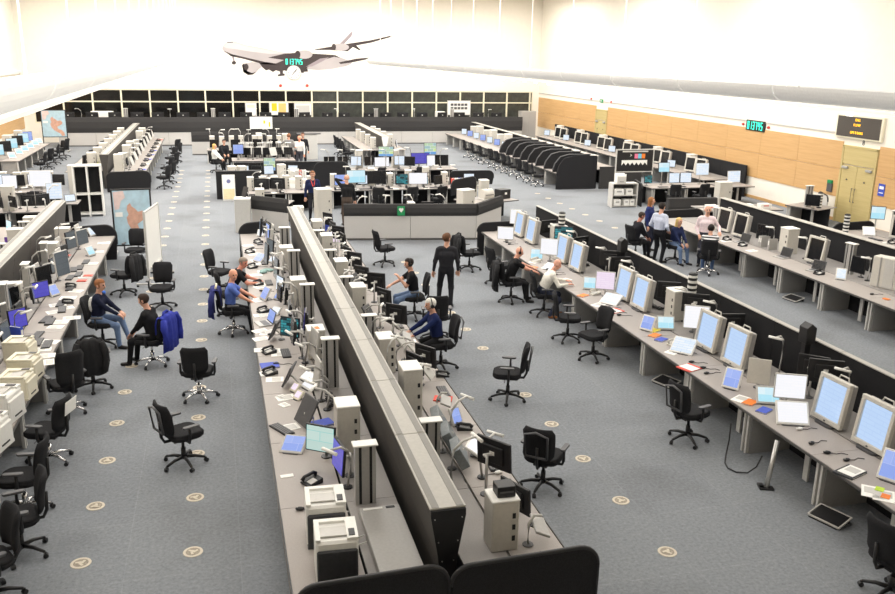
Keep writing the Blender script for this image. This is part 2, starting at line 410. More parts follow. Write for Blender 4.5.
# clocks, lamps and lettering boards
c = at_y(294, 61.7, YB)
solo('digital_clock', part('digits', 'digits_far', M_led, digi(1.15, .32)), (c.x, YB-.02, c.z), 0, 'cyan digital clock digits 013745 under the aircraft on the far wall', 'clock')
c = at_y(293.8, 72.6, YB)
def ticks(b):
    for k in range(12):
        a = R(30*k); b.box((.35*math.sin(a), -.05, .35*math.cos(a)), (.03, .01, .09), (0, a, 0))
spawn('wall_clock', [part('dial', 'clock_dial', M_white, lambda b: b.cyl((0, 0, 0), (0, -.045, 0), .44, .44, 32)),
      part('rim', 'clock_rim', M_lgrey, lambda b: b.tube([(.45*math.cos(R(15*k)), -.03, .45*math.sin(R(15*k))) for k in range(25)], .022)),
      part('tick_marks', 'clock_ticks', M_dkgrey, ticks),
      part('hand', 'clock_hand_long', M_plastic, lambda b: b.box((0, -.058, .06), (.035, .008, .5)), (0, 0, 0), (0, R(40), 0)),
      part('hand', 'clock_hand_short', M_plastic, lambda b: b.box((0, -.07, .08), (.045, .008, .28)), (0, 0, 0), (0, R(48), 0))],
      (c.x, YB-.02, c.z), 0, 'round white wall clock with dark hands on the far wall', 'clock')
M_redl = mat('red_lamp', (215, 70, 60), .3, var=.03)
for px, py in ((280.5, 85.5), (307, 85.5)):
    c = at_y(px, py, YB); solo('alarm_lamp', part('lamp', 'alarm_far', M_redl, lambda b: b.lathe([(.09, 0), (.1, .05), (.07, .1), (.02, .12)], 10)), (c.x, YB-.005, c.z), rot=(R(90), 0, 0), label='small red alarm lamp below the aircraft on the far wall', cat='alarm lamp')
def on_right(px, py): c = at_x(px, py, XR); return (XR-.01, c.y, c.z)
for k, (px, py) in enumerate(((744, 124), (769.5, 127.5), (592, 98.7), (612, 102))):
    lb = 'small red alarm lamp beside the digital clock on the wood wall' if k < 2 else 'small red alarm lamp above the far single door'
    solo('alarm_lamp', part('lamp', 'alarm_near', M_redl, lambda b: b.lathe([(.05, 0), (.06, .05), (.04, .09), (.01, .1)], 10)), on_right(px, py), rot=(0, R(-90), 0), label=lb, cat='alarm lamp')
c = on_right(756.5, 125.8)
spawn('digital_clock', [part('case', 'clock_case', M_plastic, lambda b: b.box((0, .03, 0), (1.36, .06, .44)), bevel=.01), part('digits', 'digits_right', M_led, digi(1.16, .3))], (XR-.07, c[1], c[2]), R(-90), 'black digital clock case with cyan digits 013745 above wood wall', 'clock')
c = on_right(602, 101); solo('exit_sign', part('sign', 'exit_sign', M_green, lambda b: b.box((0, -.02, 0), (.42, .04, .2)), kids=[part('pictogram', 'exit_arrow', M_white, lambda b: b.box((-.08, -.045, 0), (.05, .006, .12)).prism([(.0, -.06), (.1, 0), (.0, .06)], -.048, -.042, 'y'))]), c, R(-90), 'small green exit sign above the far single door', 'sign')
bz0, bz1 = 3.18, 3.86; by = 26.62; bw = 2.2
spawn('message_board', [part('frame', 'mb_frame', M_frame, lambda b: b.box((0, .05, 0), (bw+.2, .1, .84)), bevel=.01), part('screen', 'mb_screen', mat('dark_led_matrix', (78, 72, 66), .6, var=.2, scale=90), lambda b: b.box((0, -.01, 0), (bw, .02, .72)),
      kids=[('lettering', text_mesh('ENG', .13, M_amber), (-.05, -.024, .25), (R(90), 0, 0), (), 'amber letters'), ('lettering', text_mesh('FLOW', .13, M_amber), (-.06, -.024, .07), (R(90), 0, 0), (), 'amber letters'), ('lettering', text_mesh('LIPS 8 BARS', .13, M_amber), (-.04, -.024, -.2), (R(90), 0, 0), (), 'amber letters')])],
      (XR-.11, by, (bz0+bz1)/2), R(-90), 'dark message board with amber letters above the double doors', 'display board')
solo('door_number', ('n', text_mesh('8', .26, M_dkgrey), None, None, (), None), (XR-.012, at_x(863.5, 145, XR).y, 2.985), 0, 'grey number 8 above the double doors', 'sign', rot=(R(90), 0, R(-90)))
c = on_right(831, 186); spawn('door_release', [part('box', 'call_box', M_dkgrey, lambda b: b.box((0, -.04, -.05), (.28, .08, .32)), bevel=.01), part('button_panel', 'call_panel', M_green, lambda b: b.box((0, -.05, .17), (.24, .1, .12)), bevel=.008)], c, R(-90), 'small green and grey door release box on wood wall', 'switch')
c = on_right(882.5, 190); solo('notice', part('sheet', 'blue_notice', M_blue, lambda b: b.box((0, -.008, 0), (.3, .012, .42)), kids=[part('print', 'notice_print', M_paper, lambda b: b.box((0, -.016, .08), (.2, .004, .1)).box((0, -.016, -.1), (.2, .004, .03)))]), (XR-.04, c[1], c[2]), R(-90), 'blue notice on the wood wall right beside the double doors', 'notice')

# aircraft picture printed on the far wall (flat print, built as thin cut sheets)
def poly_px(pts, y, th, m, name):
    b = MB(); o = [at_y(px, py, YB) for px, py in pts]
    b.prism([(p.x, p.z) for p in o], y-th, y, 'y'); return b.mesh(name, m)
M_m1 = mat('print_light_grey', (182, 175, 175), .8, var=.08, scale=.7, spec=.05)
M_m2 = mat('print_dark_grey', (78, 71, 71), .8, var=.15, scale=.8, spec=.05)
M_m3 = mat('print_mid_grey', (156, 145, 149), .8, var=.08, scale=.8, spec=.05)
mu = bpy.data.objects.new('aircraft_mural', None); mu.location = (6, YB, 5.6); col.objects.link(mu)
tagit(mu, 'large grey four-engined airliner picture on the far wall above the windows', 'wall graphic')
def ell(cx, cy, rx, ry, n=18, rot=0): return [(cx+rx*math.cos(2*math.pi*k/n)*math.cos(rot)-ry*math.sin(2*math.pi*k/n)*math.sin(rot), cy+rx*math.cos(2*math.pi*k/n)*math.sin(rot)+ry*math.sin(2*math.pi*k/n)*math.cos(rot)) for k in range(n)]
mural = [('far_wing', M_m2, 0, [(315, 49.3), (331, 46.6), (346, 44), (370.4, 40.3), (392, 35.4), (391.5, 36.8), (371.6, 42.6), (356.3, 45.5), (361, 50), (359, 50.2), (353, 47), (347.5, 51.4), (330, 50), (315, 50)]),
  ('tail_fin', M_m3, 0, [(340, 43.5), (345, 38.5), (350.5, 32.6), (352.8, 31.3), (351.6, 36), (346, 42), (343, 45)]),
  ('engine', M_m1, 1, ell(341, 47.2, 8, 3.7)), ('engine_intake', M_m2, 2, ell(333.8, 47, 2.2, 3.3)),
  ('fuselage', M_m1, 1, [(222, 48.8), (223.5, 45), (227.3, 42), (233.8, 41.5), (245.5, 45.3), (262, 48.2), (281, 52.3), (300, 54.5), (325, 55.5), (341, 57.5), (352, 62), (351, 64), (346, 66.2), (332, 69), (318, 70.2), (306, 69), (290, 67), (265, 63.4), (245, 58.4), (232, 55.5), (225, 52.4)]),
  ('fuselage_top', mat('print_pale_grey', (206, 200, 200), .8, var=.05, scale=.8, spec=.05), 2, [(223.2, 46), (227.3, 42.6), (233.8, 42), (245.5, 45.8), (262, 48.8), (281, 52.8), (285, 53.6), (270, 54), (250, 51.5), (235, 49), (226, 48)]),
  ('belly_shadow_print', M_m2, 2, [(223, 50.4), (232, 54.2), (245, 57.2), (265, 62), (278, 65), (262, 64), (244, 59), (231, 56.2)]),
  ('tailplane', M_m2, 2, [(338.7, 62.4), (356.3, 58.6), (369.5, 57.6), (365.7, 59.6), (352, 62.4), (340.5, 64)]),
  ('near_wing', M_m2, 2, [(257, 63.8), (266, 62), (276, 63.5), (284, 60), (268, 57.6), (284, 53.8), (300, 52.4), (313, 53.6), (335, 55), (341, 58), (334, 56.8), (318, 61.5), (307, 67.5), (303, 71.5), (296, 70), (290, 71.6), (284, 70.4), (281, 72), (276, 70.2), (273, 72), (269, 69.6), (266, 70.4), (262, 67)]),
  ('wing_flap', M_m3, 3, [(306, 66.6), (320, 58.6), (329, 57.4), (322, 61.5), (312, 66.5)]),
  ('near_engine', M_m1, 3, ell(304.5, 54.5, 8, 4.3)), ('near_engine_intake', M_m2, 4, ell(297.6, 54.6, 2.8, 4)),
  ('outer_engine', M_m1, 3, [(243, 63.5), (252, 62), (259, 63), (262, 66.5), (256, 72), (249, 74.4), (243, 72)]), ('outer_engine_rim', M_m2, 3, [(242, 65), (244, 63.6), (246, 66), (247, 71), (252, 73), (257, 71.5), (253, 74.5), (248, 75), (243.4, 72)]), ('outer_engine_intake', M_m2, 4, ell(246.2, 67, 2.4, 3.3)),
  ('nose_gear', M_m3, 2, [(231.4, 55), (233.6, 55), (235, 62), (233.4, 62)]), ('nose_wheel', M_m2, 3, ell(233.9, 62.8, 2.2, 1.8)),
  ('main_gear', M_m2, 1, [(280, 71), (283, 71), (283, 73.5), (284.6, 73.6), (284.6, 75.6), (278, 76.4), (277.6, 74.6), (280, 74)]), ('main_gear', M_m2, 1, [(299, 69), (307, 67), (308, 71.6), (304, 71.8), (303.6, 73), (301, 72.6)]),
  ('cockpit_window', M_m2, 3, [(227.2, 41.8), (233, 41.8), (233, 42.6), (227.2, 42.7)])]
for nm, m, lay, pts in mural:
    o = child(nm, mu, poly_px(pts, YB-.002-.0025*lay, .002, m, nm)); o.location = -mu.location

# suspended light beams: a curved trough in lengths, on hanger rods, with small lamps below
M_trough = mat('trough_grey_glow', (214, 213, 210), .5, var=.03, emit=.22)  # slight emission put in for lamp light scattered over the shell
M_trough2 = mat('trough_white_glow', (244, 241, 234), .5, var=.02, emit=.5)  # stronger added glow, also carried by rails, rods and joints
M_lamp = mat('lamp_lens', (255, 252, 244), .3, var=.01, emit=3.5)
def beam(X, z, label, y0, y1, skin, lamps=True):
    prof = [(.30*math.cos(R(a)), .28*math.sin(R(a))) for a in range(180, 361, 12)]
    prof = prof+[(.27*math.cos(R(a)), .25*math.sin(R(a))) for a in range(360, 179, -12)]
    o = bpy.data.objects.new('suspended_light_beam', None); o.location = (X, y0, z); col.objects.link(o); tagit(o, label, 'light')
    seg = 3.4; n = int((y1-y0)/seg)
    sm = MB().prism([(u, v) for u, v in prof], 0, 1, 'y')
    sm.v = [(x, y*(seg-.05), zz) for x, y, zz in sm.v]; sm = sm.mesh('trough_segment', skin)
    rail = MB().box((0, (seg)/2, -.33), (.16, seg, .045)).mesh('rail', M_trough2)
    rod = MB().cyl((0, 0, -.05), (0, 0, ZC-z), .012, n=6).mesh('hanger_rod', M_trough2)
    lm = MB().lathe([(.05, -.05), (.055, 0), (.04, .03)], 10).mesh('lamp', M_lamp)
    joint = MB().box((0, 0, -.1), (.5, .05, .1)).mesh('joint', M_trough2, .01)
    for k in range(n):
        child('trough_segment', o, sm, (0, k*seg+.025, 0)); child('rail', o, rail, (0, k*seg, 0))
        child('hanger_rod', o, rod, (0, k*seg, 0)); child('joint', o, joint, (0, k*seg, 0))
        for j in range(3 if lamps else 0): child('lamp', o, lm, (0, k*seg+.5+j*1.15, -.37))
beam(10.05, 5.36, 'long suspended grey light beam passing before the wood wall', 3.8, 59.0, M_trough)
beam(-2.0, 5.46, 'long suspended white light beam over the map boards', 3.8, 59.0, M_trough2, False)

# round floor outlets: pale ring, darker swirl grille, all flush with the carpet
M_ring = mat('outlet_ring', (206, 196, 178), .6, var=.05); M_grl = mat('outlet_grille', (150, 140, 124), .6, var=.3, scale=40)
ring_p = part('ring', 'outlet_ring', M_ring, lambda b: b.lathe([(.085, .001), (.085, .007), (.115, .007), (.118, .001)], 20))
gr_p = part('grille', 'outlet_disc', M_grl, lambda b: b.lathe([(.086, .001), (.086, .004)], 20))
def fins(b):
    for k in range(3): b.box((.03*math.cos(R(120*k)), .03*math.sin(R(120*k)), .006), (.07, .03, .006), (0, 0, R(120*k+30)))
fin_p = part('fins', 'outlet_fins', M_ring, fins)
rows = [(at(93, 515).x, at(82, 563).y, 1.352, 27, 'in the line nearer the map boards'), (at(194, 499).x+.01, at(192, 552).y, 1.352, 27, 'in the line nearer the notice stand'), (at(621, 501).x, at(667, 552).y, 1.285, 13, 'in the aisle beside the radar displays'), (13.4, 27.4, 1.3, 7, 'on the open carpet before the booth row')]
for x, y, st, n, w in rows:
    for k in range(n):
        if x < 0 and 24.9 < y+st*k < 26.2 and x < -1.5: continue
        spawn('floor_outlet', [ring_p, gr_p, fin_p], (x, y+st*k, 0), random.uniform(0, 6), 'round beige floor outlet', 'floor outlet', w)
# ---------------------------------------------------------------- furniture kit (front of every thing looks along its -Y)
def grid_pad(w0, w1, h, th, bow, n=8, m=7, lean=0.):
    """upholstered back: rounded outline, bowed, of real thickness"""
    def f(b):
        def P(i, j, side):
            v = j/m; u = -1+2*i/n; ww = w0+(w1-w0)*v
            e = 1.0
            if v < .16: e = .80+.20*math.sin(v/.16*math.pi/2)
            if v > .84: e = .80+.20*math.sin((1-v)/.16*math.pi/2)
            x = u*ww/2*e; edge = min(1, (1-abs(u))*5, v*6+.12, (1-v)*6+.12)
            y = -bow*abs(u)**2 + side*th/2*(.35+.65*edge) + lean*v - .04*math.sin(v*math.pi)*.6
            return (x, y, v*h)
        vs = [P(i, j, -1) for j in range(m+1) for i in range(n+1)]+[P(i, j, 1) for j in range(m+1) for i in range(n+1)]
        K = (n+1)*(m+1); fs = []
        for j in range(m):
            for i in range(n):
                a = j*(n+1)+i; fs += [(a, a+1, a+n+2, a+n+1), (K+a, K+a+n+1, K+a+n+2, K+a+1)]
        rim = [i for i in range(n+1)]+[j*(n+1)+n for j in range(1, m+1)]+[m*(n+1)+i for i in range(n-1, -1, -1)]+[j*(n+1) for j in range(m-1, 0, -1)]
        for k in range(len(rim)):
            a, c = rim[k], rim[(k+1) % len(rim)]; fs.append((c, a, K+a, K+c))
        b.add(vs, fs)
    return f
def seat_pad(b):
    out = rrect(.5, .49, .13, 4)
    for sc, z0, z1, sc2 in ((.9, 0, .03, 1.0), (1.0, .03, .07, 1.0), (1.0, .07, .095, .86)):
        n = len(out); vs = [(u*sc, v*sc, z0) for u, v in out]+[(u*sc2, v*sc2, z1) for u, v in out]
        b.add(vs, [tuple(range(n-1, -1, -1)), tuple(range(n, 2*n))]+[(k, (k+1) % n, n+(k+1) % n, n+k) for k in range(n)])
def chair_parts(chrome=False, arms=True, high=False, spin=0., kind='pad'):
    mb = M_chrome if chrome else M_plastic
    P = []
    for k in range(5):
        a = R(72*k+spin)
        P.append(part('base_leg', 'base_leg', mb, lambda b: b.tube([(.03, 0, .12), (.16, 0, .115), (.30, 0, .075)], [.028, .024, .018]), (0, 0, 0), (0, 0, a), smooth=True,
                 kids=[part('caster', 'caster', M_plastic, lambda b: b.cyl((0, -.024, .03), (0, .024, .03), .03, .03, 10).cyl((0, 0, .03), (0, 0, .075), .012), (.31, 0, 0), (0, 0, .6))]))
    P.append(part('gas_lift', 'gas_lift', mb, lambda b: b.cyl((0, 0, .09), (0, 0, .27), .035, .035).cyl((0, 0, .27), (0, 0, .42), .022), smooth=True))
    P.append(part('mechanism', 'mechanism', M_plastic, lambda b: b.box((0, .02, .425), (.2, .3, .05)).bar((.1, -.05, .42), (.26, -.05, .41), .015, .015), bevel=.01))
    P.append(part('seat', 'seat_pad', M_black, seat_pad, (0, -.02, .45), smooth=True))
    P.append(part('back_bracket', 'back_bracket', M_plastic, lambda b: b.tube([(0, .1, .425), (0, .27, .43), (0, .315, .52), (0, .325, .75)], .022), smooth=True))
    h = .58 if high else .47
    P.append(part('backrest', 'backrest%d' % high, M_black, grid_pad(.42, .46, h, .075, .05, lean=.075), (0, .27, .56), smooth=True))
    if kind == 'framed':
        P.append(part('back_frame', 'back_frame', M_dkgrey, lambda b: b.tube([(-.15, .345, .62), (-.16, .39, .95), (0, .4, 1.0), (.16, .39, .95), (.15, .345, .62), (-.15, .345, .62)], .018), smooth=True))
    if arms:
        for s in (-1, 1):
            P.append(part('armrest', 'armrest%d' % s, M_plastic, lambda b: b.tube([(s*.17, .02, .43), (s*.27, .02, .44), (s*.285, .02, .5), (s*.285, .02, .67)], [.02, .02, .024, .02]), smooth=True,
                     kids=[part('arm_pad', 'arm_pad', M_dkgrey, lambda b: b.prism(rrect(.075, .25, .036, 3), 0, .03), (s*.285, -.01, .665), bevel=.006)]))
    return P
CH_LAB = 'black office chair'
def chair(x, y, rz, label, where, chrome=False, arms=True, high=False, kind='pad'):
    return spawn('office_chair', chair_parts(chrome, arms, high, random.choice((0, 15, 30, 50)), kind), (x, y, 0), rz, label, 'chair', where)
def jacket(x, y, rz, m, label, z=1.02, w=.5, drop=.62, lining=None):
    """coat hung over a chair back: thick folded sheet with collar and two hanging sleeves"""
    def f(b):
        n, rows = 12, [(-.075, -.30, .9), (-.07, -.1, .95), (-.05, 0, .9), (.02, .03, .86), (.10, 0, .92), (.125, -.15, 1.0), (.13, -.38, 1.06), (.12, -drop, 1.1)]
        vs = []
        for j, (yy, zz, k) in enumerate(rows):
            for i in range(n+1):
                u = -1+2*i/n; vs.append((u*w/2*k, yy+.015*math.sin(i*2.1+j*.7)-.05*u*u, zz-(.03*u*u if j < 5 else 0)+.012*math.sin(i*1.3+j)))
        K = len(vs); vs += [(x_, y_-.018*(1 if j_ > (n+1)*3 else -1), z_-.012) for j_, (x_, y_, z_) in enumerate(vs)]
        fs = []
        for j in range(len(rows)-1):
            for i in range(n):
                a = j*(n+1)+i; fs += [(a, a+1, a+n+2, a+n+1), (K+a, K+a+n+1, K+a+n+2, K+a+1)]
        m_ = len(rows)-1
        rim = [i for i in range(n+1)]+[j*(n+1)+n for j in range(1, m_+1)]+[m_*(n+1)+i for i in range(n-1, -1, -1)]+[j*(n+1) for j in range(m_-1, 0, -1)]
        for k in range(len(rim)):
            a, c = rim[k], rim[(k+1) % len(rim)]; fs.append((c, a, K+a, K+c))
        b.add(vs, fs)
    def sl(b, s): b.tube([(s*w*.46, .06, -.04), (s*w*.56, .09, -.2), (s*w*.56, .11, -.42), (s*w*.5, .12, -.56)], [.05, .065, .058, .05], 9)
    P = [part('body', 'jacket_body_%s%.2f' % (m.name, drop), m, f, smooth=True), part('sleeve', 'jacket_sl_%s' % m.name, m, lambda b: sl(b, -1), smooth=True), part('sleeve', 'jacket_sr_%s' % m.name, m, lambda b: sl(b, 1), smooth=True),
         part('collar', 'jacket_collar_%s' % m.name, lining or m, lambda b: b.tube([(-.14, .0, .0), (-.07, -.02, .055), (.07, -.02, .055), (.14, .0, .0)], .022), smooth=True)]
    c, s = math.cos(rz), math.sin(rz); oy = .335
    return spawn('jacket', P, (x-s*oy, y+c*oy, z), rz, label, 'jacket')

def desk_parts(L, df, dr, zr=.72, legs=True, dark=True):
    """one desk bay: front worktop with lipping, rear shelf beyond an open groove, slat legs, modesty panel"""
    P = [part('worktop', 'top%.2f_%.2f' % (L, df), M_desk, lambda b: b.box((0, df/2+.012, .705), (L-.008, df-.024, .03))),
         part('edge_strip', 'edge%.2f' % L, M_edge, lambda b: b.box((0, .006, .702), (L-.008, .012, .04)), bevel=.004),
         part('rear_shelf', 'rear%.2f_%.2f_%.2f' % (L, dr, zr), M_desk2, lambda b: b.box((0, df+.02+dr/2, zr-.015), (L-.008, dr-.02, .03)))]
    if legs:
        P += [part('leg', 'slat', M_lgrey, lambda b: b.box((0, 0, .343), (.045, .05, .686)), (-L/2+.05, .12, 0), bevel=.004), part('leg', 'slat', M_lgrey, lambda b: b.box((0, 0, .343), (.045, .05, .686)), (-L/2+.14, .12, 0)),
              part('side_panel', 'sidep%.2f' % df, M_grey, lambda b: b.box((0, df/2+.1, .343), (.03, df-.1, .686)), (-L/2+.16, 0, 0)),
              part('leg', 'slim_leg', M_lgrey, lambda b: b.box((0, 0, .343), (.1, .03, .686)), (L*.16, df*.55, 0))]
    P.append(part('modesty_panel', 'mod%.2f_%.2f' % (L, zr), M_black, lambda b: b.box((0, 0, zr/2-.02), (L-.05, .03, zr-.04)), (0, df+.06, 0)))
    return P
def screen_wall(name, profile, L0, L1, pitch, X, label, m, capm, rz=0., Y=0, capw=None, ztop=1.45, strip=None):
    """long partition as one thing: a panel and a cap for every bay; profile = (x,z) outline"""
    o = bpy.data.objects.new(name, None); o.location = (X, L0, 0); o.rotation_euler = (0, 0, rz); col.objects.link(o); tagit(o, label, 'partition')
    n = max(1, round((L1-L0)/pitch)); st = (L1-L0)/n
    pm = MB().prism(profile, .004, st-.004, 'y').mesh('panel', m)
    cw = capw or .1
    cm = MB().box((0, st/2, 0), (cw, st-.012, .02)).mesh('cap', capm, .004)
    sm = strip and MB().box((0, st/2, .0), (cw*.2, st-.03, .006)).mesh('cap_strip', strip)
    TAKEN.append(([X+min(p[0] for p in profile), L0, 0], [X+max(p[0] for p in profile), L1, ztop]))
    cx = (max(p[0] for p in profile if p[1] > ztop-.1)+min(p[0] for p in profile if p[1] > ztop-.1))/2
    for k in range(n):
        child('panel', o, pm, (0, k*st, 0)); c = child('cap', o, cm, (cx, k*st, ztop+.01))
        if strip:
            for s in (-1, 1): child('cap_strip', c, sm, (s*cw*.34, 0, .011))
    return o
def curved_screen(loc, rz, w, h, label, m=M_black, z0=0., t=.05, r=.12, name='end_screen'):
    out = [(-w/2, 0), (w/2-.04, 0), (w/2, h*.45)]+[(w/2-r+r*math.cos(R(a)), h-r+r*math.sin(R(a))) for a in range(0, 91, 15)]+[(-w/2+r-r*math.sin(R(a)), h-.03-r+r*math.cos(R(a))) for a in range(0, 91, 15)]
    return spawn(name, [part('panel', '%s_%.2f_%.2f_%s' % (name, w, h, m.name), m, lambda b: b.prism(out, -t/2, t/2, 'y'), bevel=.01),
                        part('edging', '%s_edge_%.2f_%.2f' % (name, w, h), M_plastic, lambda b: b.tube([(u, 0, v) for u, v in out[2:]], .028, 6), smooth=True)], (loc[0], loc[1], z0), rz, label, 'screen')

# --- equipment
def radar_parts(scr, on=True, w=.6, h=.68):
    ti = R(-8)
    return [part('foot', 'rad_foot', M_dkgrey, lambda b: b.prism(rrect(.34, .3, .06), 0, .03).box((0, .02, .05), (.16, .14, .06)), (0, .1, 0)),
            part('bezel', 'rad_bezel%.2f' % w, M_beige, lambda b: (b.box((0, .03, h-.03), (w, .07, .06)), b.box((0, .03, .035), (w, .07, .07)), b.box((-w/2+.03, .03, h/2+.005), (.06, .07, h-.13)), b.box((w/2-.03, .03, h/2+.005), (.06, .07, h-.13))), (0, 0, .04), (ti, 0, 0), bevel=.008,
                 kids=[part('screen', 'rad_scr%.2f' % w, scr, lambda b: b.box((0, .035, h/2+.005), (w-.11, .012, h-.12))),
                       part('power_button', 'rad_btn', M_plastic, lambda b: b.box((0, -.008, .03), (.03, .006, .018)))]),
            part('housing', 'rad_house%.2f' % w, M_grey, lambda b: b.box((0, .12, h/2), (w-.03, .12, h-.04), None, (1, .8)), (0, 0, .04), (ti, 0, 0), bevel=.015),
            part('carry_handle', 'rad_handle', M_lgrey, lambda b: b.tube([(-.1, .16, h-.03), (-.08, .16, h+.03), (.08, .16, h+.03), (.1, .16, h-.03)], .012), (0, 0, .04), (ti, 0, 0))]
def radar(x, y, rz, scr, label, where, z=.72): return spawn('radar_display', radar_parts(scr), (x, y, z), rz, label, 'display', where)
def monitor_parts(scr, w=.44, h=.36, bez=None, lift=.12, arm=True, tilt=-5):
    bez = bez or M_plastic; k = '%.2f_%.2f_%s' % (w, h, bez.name); zc = lift+h/2
    P = [part('panel', 'mon_'+k, bez, lambda b: b.box((0, .02, 0), (w, .035, h)).box((0, .05, 0), (w*.6, .03, h*.6)), (0, 0, zc), (R(tilt), 0, 0), bevel=.006,
              kids=[part('screen', 'mons_'+k, scr, lambda b: b.box((0, 0, 0), (w-.035, .006, h-.035))), part('rating_plate', 'mon_plate', M_white, lambda b: b.box((0, .067, .02), (.07, .004, .05)))])]
    if arm:
        P += [part('pole', 'monpole%.2f' % zc, M_alu, lambda b: b.cyl((0, .16, 0), (0, .16, zc+.02), .018, n=8), smooth=True), part('arm', 'monarm', M_lgrey, lambda b: b.tube([(0, .16, 0), (.06, .14, .0), (.03, .09, 0), (0, .06, 0)], .02), (0, 0, zc), smooth=True),
              part('foot', 'monfoot', M_dkgrey, lambda b: b.lathe([(.07, 0), (.07, .012), (.02, .02)], 12), (0, .16, 0))]
    else:
        P += [part('stand', 'monstand%.2f' % lift, bez, lambda b: b.box((0, .06, lift/2+.03), (.07, .03, lift+.06)).prism(rrect(.24, .18, .05), 0, .015), (0, .0, 0), bevel=.004)]
    return P
def monitor(x, y, rz, scr, label, where, z=.72, **k): return spawn('monitor', monitor_parts(scr, **k), (x, y, z), rz, label, 'monitor', where)
def touch_parts(scr, w=.3, h=.24, tilt=-38, bez=None):
    bez = bez or M_white; k = '%.2f_%.2f_%s' % (w, h, bez.name)
    return [part('body', 'tou_'+k, bez, lambda b: b.box((0, .018, h/2), (w, .036, h)), (0, 0, .015), (R(tilt), 0, 0), bevel=.008, kids=[part('screen', 'tous_'+k, scr, lambda b: b.box((0, -.002, h/2+.005), (w-.05, .006, h-.06)))]),
            part('prop', 'toup_%d'%tilt+k, M_dkgrey, lambda b: b.box((0, 0, 0), (w*.5, .02, h*.3*math.cos(R(tilt))), (0, 0, 0)), (0, h*.5*math.sin(R(-tilt))+.03, h*.16*math.cos(R(tilt))+.012)), part('foot', 'touf_'+k, M_dkgrey, lambda b: b.prism(rrect(w*.7, h*.75, .03), 0, .012), (0, h*.32, 0))]
def touch(x, y, rz, scr, label, where, z=.72, **k): return spawn('touch_panel', touch_parts(scr, **k), (x, y, z), rz, label, 'touch screen', where)
def column_parts(h, w=.26, d=.13):
    P = [part('post', 'colpost%.2f' % h, M_grey, lambda b: b.box((0, 0, h/2), (w*.34, d, h)))]
    for s in (-1, 1):
        P.append(part('rail', 'colrail%.2f' % h, M_alu, lambda b: b.box((0, 0, h/2), (w*.16, d*.9, h)), (s*w*.38, 0, 0)))
        P.append(part('slot', 'colslot%.2f' % h, M_plastic, lambda b: b.box((0, 0, h/2), (w*.14, d*.7, h-.01)), (s*w*.235, 0, 0)))
    P.append(part('cap', 'colcap', M_white, lambda b: b.box((0, 0, .01), (w+.03, d+.03, .02)), (0, 0, h), bevel=.004))
    return P
def column(x, y, rz, h, where, z=.72): return spawn('service_column', column_parts(h), (x, y, z), rz, 'fluted aluminium service column', 'column', where)
def ebox_parts(w=.3, d=.36, h=.46):
    k = '%.2f%.2f%.2f' % (w, d, h)
    P = [part('case', 'ebox'+k, M_beige, lambda b: b.box((0, 0, h/2-.01), (w, d, h-.02)), bevel=.012), part('lid', 'eboxlid'+k, M_white, lambda b: b.box((0, 0, 0), (w+.01, d+.01, .025)), (0, 0, h-.012), bevel=.008)]
    for j in range(3): P.append(part('vent', 'eboxvent', M_plastic, lambda b: b.box((0, 0, 0), (.035, .012, .06)), (w*.3, -d/2, h*(.25+.22*j))))
    return P
def ebox(x, y, rz, where, z=.72, w=.3, d=.36, h=.46, label='beige equipment box with dark vents'): return spawn('equipment_box', ebox_parts(w, d, h), (x, y, z), rz, label, 'equipment', where)
def arm_lamp(x, y, rz, where, z=.72, h=.45):
    P = [part('base', 'lampbase', M_plastic, lambda b: b.lathe([(.06, 0), (.06, .02), (.02, .03)], 10)), part('lower_arm', 'lamplow%.2f' % h, M_grey, lambda b: b.tube([(0, 0, .02), (0, .05, h*.6), (0, .02, h)], .015), smooth=True),
         part('upper_arm', 'lampup', M_lgrey, lambda b: b.tube([(0, .02, 0), (0, -.1, .1), (0, -.26, .12)], .016), (0, 0, h), smooth=True), part('head', 'lamphead', M_white, lambda b: b.tube([(-.12, 0, 0), (.12, 0, 0)], [.022, .022], 8), (0, -.28, h+.11), smooth=True)]
    return spawn('arm_lamp', P, (x, y, z), rz, 'jointed pale arm lamp', 'lamp', where)
def phone(x, y, rz, where, z=.72, m=None, label='black desk telephone'):
    m = m or M_plastic
    P = [part('base', 'phbase'+m.name, m, lambda b: b.prism([(-.11, 0), (.11, 0), (.11, .07), (-.11, .025)], -.09, .09, 'x'), (0, 0, 0), bevel=.006), part('handset', 'phhand'+m.name, m, lambda b: b.tube([(0, -.1, .0), (0, -.07, .04), (0, .07, .06), (0, .1, .03)], [.028, .022, .022, .028]), (-.055, 0, .045), smooth=True),
         part('keypad', 'phkeys', M_lgrey, lambda b: b.box((0, 0, 0), (.09, .1, .006), (R(11.5), 0, 0)), (.035, -.02, .048))]
    return spawn('telephone', P, (x, y, z), rz, label, 'telephone', where)
def keyboard(x, y, rz, where, z=.72, m=None, label='black keyboard'):
    m = m or M_plastic; k = M_dkgrey if m is M_plastic else M_white
    P = [part('case', 'kbcase'+m.name, m, lambda b: b.box((0, 0, .011), (.44, .15, .022)), bevel=.005)]
    for r in range(4): P.append(part('key_row', 'kbrow'+k.name, k, lambda b: b.box((0, 0, .004), (.41, .026, .008)), (0, -.05+.034*r, .022), bevel=.002))
    return spawn('keyboard', P, (x, y, z), rz, label, 'keyboard', where)
